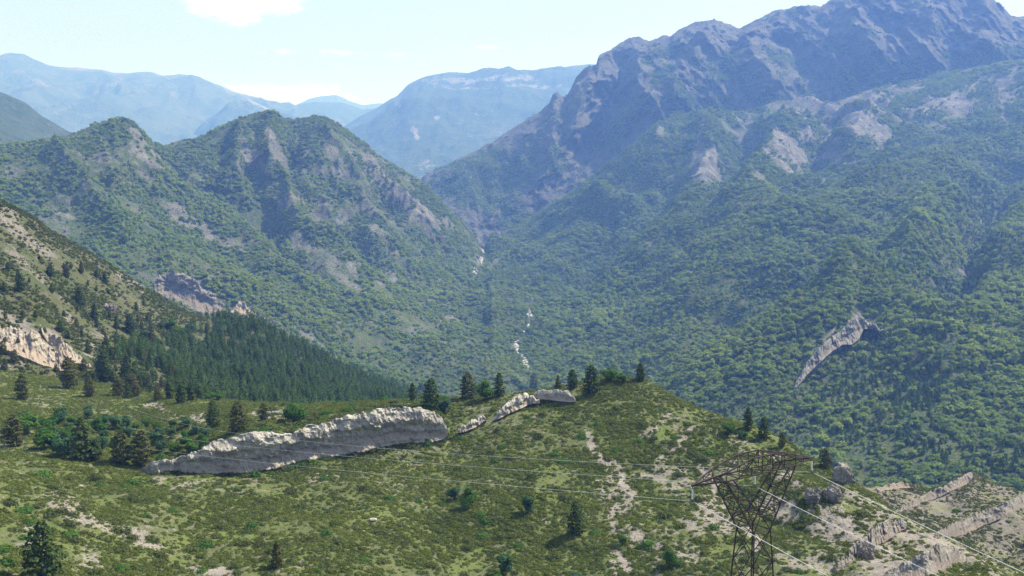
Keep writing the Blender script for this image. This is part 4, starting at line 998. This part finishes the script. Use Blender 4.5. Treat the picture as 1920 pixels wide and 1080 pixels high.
TREES = [
 (773,752,36,PINES,0,1.0,"pine_tree","narrow dark pine at the left end of the hill crest row beside the tallest","pine"),
 (808,769,62,PINES,3,1.0,"pine_tree","tallest broad dark pine standing at the rounded right end of the pale cliff band","pine"),
 (834,775,36,GOAKS,1,.9,"bushy_tree","thin grey green bushy tree tucked against the right side of the tallest pine","tree"),
 (877,748,52,BPINES,0,1.1,"pine_tree","broad olive pine on the hill crest between the tallest pine and the green leafy tree","pine"),
 (911,750,46,OAKS,2,1.0,"leafy_tree","light green leafy tree touching the left side of a dark pine on the crest","tree"),
 (936,745,48,PINES,1,.95,"pine_tree","dark pine directly right of the light green leafy tree on the crest","pine"),
 (978,731,22,OAKS,1,1.2,"leafy_tree","small low leafy bush tree left of the lone crest pine below the stream","tree"),
 (1001,732,40,BPINES,1,1.1,"pine_tree","olive pine standing alone on the crest just below the white stream bed","pine"),
 (1046,728,26,BPINES,2,1.1,"pine_tree","small olive pine left of a medium dark pine on the crest","pine"),
 (1073,729,38,PINES,2,1.1,"pine_tree","medium dark pine between a small olive pine and the widest crest pine","pine"),
 (1108,738,56,PINES,3,1.05,"pine_tree","wide dark pine with drooping lower boughs left of the bright green bushes","pine"),
 (1143,714,34,OAKS,1,1.15,"leafy_tree","bright green rounded leafy tree at the top of the hill","tree"),
 (1163,716,24,OAKS,0,1.2,"leafy_tree","lower bright green bush tree on the hilltop right of the rounded one","tree"),
 (1170,720,16,PINES,1,1.1,"pine_tree","tiny dark pine under the bright green hilltop bushes","pine"),
 (1200,715,36,PINES,2,1.0,"pine_tree","solitary dark pine at the right end of the hilltop row","pine"),
 (1403,806,44,PINES,0,1.0,"pine_tree","slender dark pine on the falling right brow, left one of a pair","pine"),
 (1432,824,44,PINES,3,.9,"pine_tree","bushy dark pine on the falling right brow, right one of a pair","pine"),
 (1366,816,34,OAKS,0,1.0,"leafy_tree","soft green leafy tree left of the pine pair on the right brow","tree"),
 (1392,822,20,OAKS,1,1.1,"leafy_tree","small pale green tree at the foot of the slender brow pine","tree"),
 (1466,838,28,BPINES,1,1.0,"pine_tree","short olive pine just beyond the pine pair on the right brow","pine"),
 (1547,876,36,BPINES,0,1.2,"pine_tree","broad olive pine on the brow beyond the pylon's right arm tip","pine"),
 (400,801,50,PINES,3,.95,"pine_tree","dark pine above the left part of the cliff band, left one of two","pine"),
 (447,810,58,BPINES,0,1.05,"pine_tree","large olive pine on the lip of the cliff band, right one of two","pine"),
 (552,792,48,OAKS,1,1.1,"leafy_tree","bright leafy tree with a shaded trunk above the middle of the cliff band","tree"),
 (494,787,32,BPINES,1,1.2,"pine_tree","brownish bushy pine between the cliff lip pine and the bright leafy tree","pine"),
 (42,750,46,BPINES,1,.95,"pine_tree","upright olive pine alone in the meadow at the left edge","pine"),
 (26,836,56,BPINES,0,1.1,"pine_tree","brown green pine in front of the bright bushes at the left edge","pine"),
 (45,812,50,OAKS,1,1.3,"leafy_tree","bright green spreading leafy tree behind the brown green pine at left","tree"),
 (84,842,44,OAKS,0,1.2,"leafy_tree","mid green leafy tree between the brown green pine and the layered pine","tree"),
 (118,856,42,GOAKS,0,1.2,"bushy_tree","blue green bushy tree touching the left of the layered dark pine","tree"),
 (155,862,78,PINES,4,1.3,"pine_tree","tall dark pine with layered open boughs in the left dip","pine"),
 (181,862,40,PINES,1,1.1,"pine_tree","lower dark pine on the right side of the layered one","pine"),
 (228,870,62,BPINES,0,1.1,"pine_tree","broad olive pine left of the pine at the cliff band's left tip","pine"),
 (266,873,66,BPINES,1,1.1,"pine_tree","tall olive pine growing at the left tip of the pale cliff band","pine"),
 (80,1092,112,PINES,3,1.05,"pine_tree","largest near pine in the bottom left corner beside the bare soil","pine"),
 (519,1064,52,BPINES,2,1.2,"juniper","brown pointed juniper on the bright grass near the bottom edge","juniper"),
 (1080,1002,66,PINES,3,.95,"pine_tree","dark round pine alone in the middle of the open hillside left of the pylon","pine"),
 (876,953,46,OAKS,2,1.0,"leafy_tree","deep green tree on the open hillside below the wires, right one of a close pair","tree"),
 (852,938,34,GOAKS,1,.9,"bushy_tree","grey green bush tree on the open hillside, left one of a close pair","tree"),
 (992,962,44,GOAKS,1,.8,"bushy_tree","faint slim bush tree halfway between the close pair and the dark round pine","tree"),
 (948,1078,46,GOAKS,0,.9,"bushy_tree","dark green bush tree near the bottom edge left of the lone round pine","tree"),
 (928,1090,26,OAKS,1,1.4,"leafy_tree","light green round bush tree at the bottom edge below the hillside","tree"),
 (1262,1062,42,OAKS,2,1.0,"leafy_tree","green tree beside the pale soil streak left of the pylon's legs","tree"),
 (1078,1090,20,GOAKS,0,1.5,"bushy_tree","small teal bush tree at the bottom edge below the dark round pine","tree"),
 (1168,1020,26,OAKS,0,.9,"leafy_tree","small dark leafy tree left of the pale soil streak","tree"),
 (130,728,56,BPINES,0,1.0,"pine_tree","tall olive pine at the wood's left end under the cream rocks","pine"),
 (168,744,40,BPINES,1,1.0,"pine_tree","short olive pine in front of the wood's left end","pine"),
 (196,712,60,PINES,3,1.2,"pine_tree","big dark pine right of the cream rock ribs","pine"),
 (238,716,56,PINES,1,1.2,"pine_tree","big dark pine second from the cream rock ribs","pine"),
 (222,742,36,BPINES,0,1.2,"pine_tree","rounded olive pine in front of the two big dark pines","pine"),
 (318,748,36,PINES,0,1.1,"pine_tree","dark pine standing out from the wood edge above the meadow, left of three","pine"),
 (340,756,36,PINES,2,1.1,"pine_tree","dark pine standing out from the wood edge above the meadow, middle of three","pine"),
 (358,752,34,PINES,0,1.0,"pine_tree","dark pine standing out from the wood edge above the meadow, right of three","pine"),
 (430,748,24,PINES,1,1.1,"pine_tree","small dark pine at the meadow's far edge right of the light round bushes","pine"),
 (470,752,22,PINES,3,1.1,"pine_tree","small dark pine above the brownish bushy pine at the far edge","pine"),
 (392,748,18,OAKS,1,1.6,"leafy_tree","light green round bush at the wood edge, left of two","tree"),
 (408,750,20,OAKS,0,1.3,"leafy_tree","light green round bush at the wood edge, right of two","tree"),
 (150,572,38,PINES,3,1.1,"pine_tree","large round dark pine high on the left slope below the grey scree","pine"),
 (38,546,36,PINES,1,1.2,"pine_tree","round dark pine on the left slope nearest the left edge","pine"),
 (95,520,28,PINES,2,1.2,"pine_tree","dark pine on the left slope just under the grey scree band","pine"),
 (125,520,28,BPINES,1,1.1,"pine_tree","olive pine right of the one just under the grey scree band","pine"),
 (153,512,26,BPINES,2,1.1,"pine_tree","slim pine on the left slope nearest its skyline","pine"),
 (197,532,24,PINES,0,1.1,"pine_tree","narrow dark pine below the left slope's skyline","pine"),
 (178,600,36,PINES,1,1.1,"pine_tree","dark pine growing by a white boulder on the left slope","pine"),
 (245,626,44,PINES,2,1.0,"pine_tree","tall dark pine at the upper left corner of the wood","pine"),
 (284,640,34,BPINES,0,1.0,"pine_tree","olive pine inside the upper left part of the wood","pine"),
]
for (px, by, hp, form, k, wd, nm, lb, ct) in TREES:
    tree(px, by, hp, form, nm, lb, ct, k=k, wide=wd)
used = [(t[0], t[1]) for t in TREES]
def fill(n, box, hrange, forms, name, label, cat, group, seed, mind=9, ok=lambda x, y: True, wide=1.05):
    rg = random.Random(seed); c = 0; t = 0
    while c < n and t < n * 60:
        t += 1
        x, y = rg.uniform(box[0], box[2]), rg.uniform(box[1], box[3])
        if not ok(x, y) or any(abs(x - a) < mind and abs(y - b) < mind * .8 for a, b in used): continue
        p = hit(x, y)
        if p is None: continue
        used.append((x, y)); c += 1
        tree(x, y, rg.uniform(*hrange), rg.choice(forms), name, label, cat, group, rg.randrange(5), wide * rg.uniform(.85, 1.2), p)
skyl = lambda x: np.interp(x, [0, 100, 200, 300, 400], [372, 440, 494, 556, 600])
fill(30, (0, 480, 330, 640), (10, 20), [PINES, PINES, BPINES], "pine_tree", "small dark pine dotted over the upper scrub of the left slope", "pine", "pines dotted over the left slope", 5, 13, lambda x, y: y > skyl(x) + 34)
fill(34, (0, 600, 300, 700), (16, 30), [PINES, BPINES], "pine_tree", "bushy dark pine among the cream and grey rocks on the left", "pine", "pines among the cream rocks", 6, 14, lambda x, y: y > skyl(x) + 60 and not (y < 690 and x < 165 and y > 590 and x > (y - 600) * 1.0 - 20 and x < (y - 590) * 1.6 + 50))
fill(70, (230, 640, 640, 752), (22, 36), [PINES, PINES, BPINES], "pine_tree", "dark pine in the front rows of the dense pine wood", "pine", "front pines of the dense wood", 7, 11, lambda x, y: y > np.interp(x, [230, 330, 400, 640], [660, 690, 700, 735]))
fill(34, (270, 612, 420, 700), (16, 26), [OAKS, GOAKS, PINES], "leafy_tree", "light green leafy tree mixed into the upper left of the pine wood", "tree", "leafy trees mixed into the wood", 8, 11)
fill(26, (210, 800, 400, 850), (18, 32), [OAKS, OAKS, GOAKS], "leafy_tree", "bright leafy tree in the hollow left of the cliff band", "tree", "leafy trees in the hollow", 9, 14)
fill(14, (80, 780, 220, 850), (20, 34), [OAKS, GOAKS], "leafy_tree", "green leafy tree in the thicket around the layered pine", "tree", "thicket around the layered pine", 10, 14)
# bushes one can make out on the open hillside
BUSH = [shrub_mesh("bush", RNG, ML_SHRUB, 420, .85, 6, .06) for _ in range(6)] + [shrub_mesh("bush", RNG, ML_OAK, 420, .9, 6, .06) for _ in range(2)]
def bushes(n, box, sz, label, group, seed, ok=lambda x, y: True, gap=15):
    rg = random.Random(seed); c = t = 0
    while c < n and t < n * 60:
        t += 1
        x, y = rg.uniform(box[0], box[2]), rg.uniform(box[1], box[3])
        if not ok(x, y) or any(abs(x - a) < gap and abs(y - b) < gap * .6 for a, b in used): continue
        p = hit(x, y, ("hill", "badland_spur"))
        if p is None: continue
        used.append((x, y)); c += 1
        o = link("bush", rg.choice(BUSH), loc=p - Vector((0, 0, .1)))
        s = rg.uniform(*sz) * math.hypot(p.x, p.y) / FPX
        o.scale = (s * rg.uniform(.9, 1.3), s * rg.uniform(.9, 1.3), s * rg.uniform(.7, 1.15)); o.rotation_euler = (0, 0, rg.uniform(0, 6.28))
        tag(o, label, "bush", group)
bushes(95, (300, 890, 1290, 1078), (14, 28), "low dark bush dotted over the bright green open hillside below the wires", "bushes on the open hillside", 21)
bushes(60, (850, 745, 1400, 880), (12, 22), "low dark bush on the upper hillside between the crest and the wires", "bushes on the upper hillside", 22, lambda x, y: y > np.interp(x, [850, 1150, 1210, 1400], [800, 745, 745, 830]))
bushes(50, (0, 890, 300, 1078), (16, 32), "olive bush around the bare soil banks at the lower left", "bushes by the soil banks", 23)
bushes(28, (1300, 900, 1640, 1075), (14, 26), "bush on the pale eroded ground around the pylon", "bushes around the pylon", 24)
bushes(22, (1680, 935, 1915, 1070), (8, 18), "sparse dark bush on the bare rocky spur at the right", "bushes on the bare spur", 25)
bushes(26, (440, 745, 840, 800), (14, 24), "yellow green bush along the grassy top of the cliff band", "bushes above the cliff band", 26, lambda x, y: y < np.interp(x, [440, 600, 700, 840], [812, 795, 766, 764]))
foot = lambda x: np.interp(x, [265, 350, 480, 550, 600, 640, 700, 760, 812, 840], [888, 887, 885, 870, 861, 853, 839, 832, 830, 822])
bushes(46, (275, 818, 850, 900), (12, 26), "dark bush growing against the foot of the pale cliff band", "bushes along the foot of the cliff band", 27, lambda x, y: -2 < y - foot(x) < 9, 10)
tope = lambda x: np.interp(x, [262, 320, 350, 400, 440, 480, 550, 600, 680, 720, 790, 820, 838], [880, 858, 852, 830, 820, 812, 812, 797, 772, 768, 766, 776, 800])
bushes(60, (270, 755, 845, 885), (9, 24), "small bush on the grassy lip of the pale cliff band", "bushes on the lip of the cliff band", 28, lambda x, y: -9 < y - tope(x) < -1, 9)
bushes(9, (545, 788, 615, 799), (24, 34), "large bush hanging over the middle of the cliff band's top edge", "bushes over the middle of the cliff band", 29, gap=7)
# loose white stones on the grass
for i, (px, py, s, lb) in enumerate([(700,976,9,"white angular stone on the bright grass, the larger upper one"),(681,998,6,"small white stone on the bright grass, below the larger one"),(152,913,6,"small white stone on the scrubby lower left hillside"),
        (1120,903,6,"small white stone near the pale soil streaks")]):
    p = hit(px, py)
    bm_ = lump_mesh("boulder", np.random.default_rng(50 + i), MR_PALE, .7, .35, 2)
    o = link("boulder", bm_, loc=p); k = s * p.length / FPX; o.scale = (k * 1.3, k, k)
    tag(o, lb, "boulder")
# stream bed stones in the valley
def strm(c, lst):
    px, py, _ = proj(c); m = 0 * px
    for a, b, ra, rb in lst: m = np.maximum(m, (((px - a) / ra) ** 2 + ((py - b) / rb) ** 2 < 1) * 1.0)
    return m

# ------------------------------------------------------------------ pylon
M_STEEL = plain_mat("rusty_steel", (0.032, 0.019, 0.018), 0.9, 0.0, .5, 1.5)
M_GLASS = plain_mat("insulator_glass", (0.75, 0.75, 0.78), 0.25, 0.0, .2, 3)
M_DARK = plain_mat("insulator_cap", (0.05, 0.045, 0.045), 0.5, 0.4)
M_WIRE = plain_mat("aluminium_wire", (0.6, 0.58, 0.58), 0.5, 0.3, .1, .5)
ZT = float(P(1410, 890, 104)[2]) 
def solve_tip(px, py, z):
    x, y, w = ray(px, py); k = z / w
    return np.array([x * k, y * k, z], float)
ZX = -31.2
TL, TR = solve_tip(1297, 911, ZX), solve_tip(1524, 858, ZX)
MID = (TL + TR) / 2; ux = (TR - TL); HALF = float(np.linalg.norm(ux)) / 2; ux /= np.linalg.norm(ux); uy = np.array([-ux[1], ux[0], 0.0]) * -1
if uy[1] > 0: uy = -uy            # uy points toward the viewer
print("half arm", HALF, MID, ux)
def LP(a, b, c): return MID + ux * a + uy * b + np.array([0, 0, c])
class Bars:
    def __init__(s): s.V, s.F = [], []
    def bar(s, p, q, w=.07, k=4):
        p, q = np.asarray(p, float), np.asarray(q, float); a = q - p; L = np.linalg.norm(a)
        if L < 1e-5: return
        a = a / L; u = np.cross(a, [0, 0, 1.0] if abs(a[2]) < .9 else [1.0, 0, 0]); u /= np.linalg.norm(u); v = np.cross(a, u); b = len(s.V)
        for c in (p - a * w * .4, q + a * w * .4):
            for j in range(k):
                t = (j + .5) / k * 6.28318; s.V.append(c + (u * math.cos(t) + v * math.sin(t)) * w * .7)
        for j in range(k): s.F.append((b + j, b + (j + 1) % k, b + k + (j + 1) % k, b + k + j))
        s.F.append((b + 3, b + 2, b + 1, b)) if k == 4 else None
        s.F.append((b + k, b + k + 1, b + k + 2, b + k + 3)) if k == 4 else None
    def build(s, name, mat, parent, org):
        V = np.array(s.V) - org
        return link(name, mesh_np(name, V, s.F, mat, False), parent)
# height of the ground under the tower
def ground_z(x, y):
    r = SHEETS['hill']['bvh'].ray_cast(Vector((x, y, 200)), Vector((0, 0, -1)))
    return r[0].z if r[0] is not None else -65
GZ = ground_z(MID[0], MID[1])
root = bpy.data.objects.new("transmission_pylon", None); COL.objects.link(root)
ORG = np.array([MID[0], MID[1], GZ]); root.location = ORG.tolist()
tag(root, "rusty lattice steel pylon with a wide crossarm carried on two raked arms", "pylon")
A = Bars(); h = HALF; cw = .125; cb = .066
W = .95
def arm_tops(x):                                    # height of the top chord over the bottom chord
    ax = abs(x)
    return 1.75 if ax < 1.5 else 1.75 * (h - ax) / (h - 1.5)
def arm_w(x):
    ax = abs(x)
    return W if ax < 5 else W * max(0.0, (h - ax) / (h - 5))
xs_ = [-h, -6.7, -5.0, -3.3, -1.5, 0, 1.5, 3.3, 5.0, 6.7, h]
for s_ in (-1, 1):
    for a, b in zip(xs_[:-1], xs_[1:]):
        A.bar(LP(a, s_ * arm_w(a), 0), LP(b, s_ * arm_w(b), 0), cw)
        A.bar(LP(a, s_ * arm_w(a), arm_tops(a)), LP(b, s_ * arm_w(b), arm_tops(b)), cw)
    for i, x in enumerate(xs_[1:-1]):
        A.bar(LP(x, s_ * arm_w(x), 0), LP(x, s_ * arm_w(x), arm_tops(x)), cb)
    for i in range(1, len(xs_) - 2):
        a, b = xs_[i], xs_[i + 1]
        if i % 2: A.bar(LP(a, s_ * arm_w(a), 0), LP(b, s_ * arm_w(b), arm_tops(b)), cb)
        else: A.bar(LP(a, s_ * arm_w(a), arm_tops(a)), LP(b, s_ * arm_w(b), 0), cb)
for i, x in enumerate(xs_[1:-1]):
    A.bar(LP(x, -arm_w(x), 0), LP(x, arm_w(x), 0), cb)
    A.bar(LP(x, -arm_w(x), arm_tops(x)), LP(x, arm_w(x), arm_tops(x)), cb)
for i in range(1, len(xs_) - 2):
    a, b = xs_[i], xs_[i + 1]; s_ = 1 if i % 2 else -1
    A.bar(LP(a, -s_ * arm_w(a), 0), LP(b, s_ * arm_w(b), 0), cb)
    A.bar(LP(a, s_ * arm_w(a), arm_tops(a)), LP(b, -s_ * arm_w(b), arm_tops(b)), cb)
A.bar(LP(4.6, -W, .9), LP(5.2, -W, .9), .25)
A.build("crossarm", M_STEEL, root, ORG)
zw, zb, sb = -4.3, -6.0, 1.18
def raked(sg):
    B = Bars()
    outer = [lambda t, y=y: LP(sg * (sb + (5.0 - sb) * t), y * (sb + (W - sb) * t), zb - zb * t) for y in (-1, 1)]
    inner = [lambda t, y=y: LP(sg * (0.12 + (4.1 - .12) * t), y * (sb * .8 + (W - sb * .8) * t), zw - zw * t) for y in (-1, 1)]
    for f in outer + inner: B.bar(f(0), f(1), .12)
    ts = [0, .2, .4, .6, .8, 1]
    for i in range(len(ts) - 1):
        a, b = ts[i], ts[i + 1]
        for j in (0, 1):
            if i % 2: B.bar(outer[j](a), inner[j](b), cb)
            else: B.bar(inner[j](a), outer[j](b), cb)
            if i: B.bar(inner[j](a), outer[j](a), cb)
        B.bar(outer[0](a), outer[1](b), cb) if i % 2 else B.bar(outer[1](a), outer[0](b), cb)
        if i: B.bar(outer[0](a), outer[1](a), cb); B.bar(inner[0](a), inner[1](a), cb)
    return B.build("raked_arm", M_STEEL, root, ORG)
raked(-1); raked(1)
# waist frame
B = Bars()
for y in (-1, 1):
    B.bar(LP(-2.1, y * 1.1, -4.35), LP(2.1, y * 1.1, -4.35), .08)
    B.bar(LP(0, y * sb * .8, zw), LP(-sb, y * sb, zb), .08); B.bar(LP(0, y * sb * .8, zw), LP(sb, y * sb, zb), .08)
    B.bar(LP(-sb, y * sb, zb), LP(sb, y * sb, zb), .07)
for x in (-1, 1):
    B.bar(LP(x * 2.1, -1.1, -4.35), LP(x * 2.1, 1.1, -4.35), .08); B.bar(LP(x * sb, -sb, zb), LP(x * sb, sb, zb), .07)
B.bar(LP(-2.1, -1.1, -4.35), LP(0, 1, -4.3), .05); B.bar(LP(2.1, -1.1, -4.35), LP(0, 1, -4.3), .05); B.bar(LP(0, -1, zw), LP(0, 1, zw), .07)
B.build("waist_frame", M_STEEL, root, ORG)
# body below the waist
Bz = [zb]; 
zg = GZ - ZX
z = zb; step = 3.3
while z - step > zg + 2.2: z -= step; step *= 1.14; Bz.append(z)
Bz.append(zg - .4)
half = lambda z: sb + (zb - z) * .062
B = Bars()
def cor(i, z):
    sx, sy = ((-1, -1), (1, -1), (1, 1), (-1, 1))[i % 4]
    return LP(sx * half(z), sy * half(z), z)
for a, b in zip(Bz[:-1], Bz[1:]):
    for i in range(4):
        B.bar(cor(i, a), cor(i + 1, b), .07); B.bar(cor(i + 1, a), cor(i, b), .07)
        if a != zb: B.bar(cor(i, a), cor(i + 1, a), .045)
B.build("bracing", M_STEEL, root, ORG)
for i in range(4):
    B = Bars()
    for a, b in zip(Bz[:-1], Bz[1:]): B.bar(cor(i, a), cor(i, b), .125)
    B.build("leg", M_STEEL, root, ORG)
INS = []
for x in (-h + .12, 0.0, h - .12):
    t0 = LP(x, 0, -.1)
    B = Bars(); C = Bars()
    for k in range(6):
        c = t0 - np.array([0, 0, .3 + .17 * k]); C.bar(c, c - np.array([0, 0, .04]), .12, 10); B.bar(c - np.array([0, 0, .04]), c - np.array([0, 0, .12]), .06, 6)
    e = t0 - np.array([0, 0, 1.45])
    B.bar(t0, t0 - np.array([0, 0, .25]), .06); B.bar(e, e + np.array([0, 0, .2]), .06); B.bar(e - uy * .35, e + uy * .35, .05)
    ins = C.build("insulator", M_GLASS, root, ORG)
    B.V = [v for v in B.V]; B.build("fitting", M_DARK, ins, ORG)
    INS.append(e)

# ------------------------------------------------------------------ wires
def wire(e, left, right, label):
    """left / right: image points the photographed wire passes; the wire runs in the plane through uy"""
    def fit(pts, curve):
        T, Zz = [], []
        for px, py in pts:                          # image ray meets the vertical plane of the wire
            x, y, w = [float(q) for q in ray(px, py)]
            k = (e[0] * uy[1] - e[1] * uy[0]) / (x * uy[1] - y * uy[0])
            T.append((k * x - e[0]) * uy[0] + (k * y - e[1]) * uy[1]); Zz.append(k * w - e[2])
        T, Zz = np.array(T), np.array(Zz)
        if curve is None:
            k, *_ = np.linalg.lstsq(np.stack([T, T ** 2], -1), Zz, rcond=None)
            return float(k[0]), float(k[1])
        return float(((Zz - curve * T * T) * T).sum() / (T * T).sum()), curve
    a1, b1 = fit(left, None); a2, b2 = fit(right, .0006)
    print("wire", e, a1, b1, a2, b2)
    pts = []
    for s in np.linspace(-430, 0, 130):
        z = e[2] + a1 * s + b1 * s * s
        if s < -172: z += .0003 * (s + 172) ** 2
        p = e + uy * s; p[2] = z; pts.append(p)
    for s in np.linspace(0, 95, 60)[1:]:
        p = e + uy * s; p[2] = e[2] + a2 * s + b2 * s * s; pts.append(p)
    pts = np.array(pts); org = e.copy(); V, F = [], []; k = 6; r = .022
    for i, p in enumerate(pts):
        for j in range(k):
            t = j / k * 6.28318; r = .019 if i < 130 else .027; V.append(p - org + ux * math.cos(t) * r + np.array([0, 0, math.sin(t) * r]))
        if i:
            b = (i - 1) * k
            for j in range(k): F.append((b + j, b + (j + 1) % k, b + k + (j + 1) % k, b + k + j))
    tag(link("power_line", mesh_np("power_line", V, F, M_WIRE, True), loc=org.tolist()), label, "power line")
wire(INS[0], [(900, 906), (560, 874)], [(1400, 995), (1550, 1080)], "lowest power line, hung from the pylon's near left arm tip")
wire(INS[1], [(900, 876), (560, 847)], [(1560, 975), (1750, 1080)], "middle power line, hung from the centre of the pylon's crossarm")
wire(INS[2], [(900, 854), (560, 826)], [(1700, 966), (1912, 1073)], "highest power line, hung from the pylon's far right arm tip")

# ------------------------------------------------------------------ haze
hz_m, nt, out = new_mat("haze_air")
pv = nt.nodes.new("ShaderNodeVolumePrincipled")
pv.inputs['Color'].default_value = (0.16, 0.335, 1.0, 1)
pv.inputs['Density'].default_value = 1.6e-4
pv.inputs['Absorption Color'].default_value = (1, 1, 1, 1)
pv.inputs['Anisotropy'].default_value = 0.25
nt.links.new(pv.outputs[0], out.inputs['Volume'])
hx, hy0, hy1, hz0, hz1 = 24000, -4000, 23000, -431, 1150
hv = [(-hx, hy0, hz0), (hx, hy0, hz0), (hx, hy1, hz0), (-hx, hy1, hz0), (-hx, hy0, hz1), (hx, hy0, hz1), (hx, hy1, hz1), (-hx, hy1, hz1)]
hf = [(0, 3, 2, 1), (4, 5, 6, 7), (0, 1, 5, 4), (1, 2, 6, 5), (2, 3, 7, 6), (3, 0, 4, 7)]
haze = tag(link("haze", mesh_np("haze", hv, hf, hz_m, False)), kind='stuff')
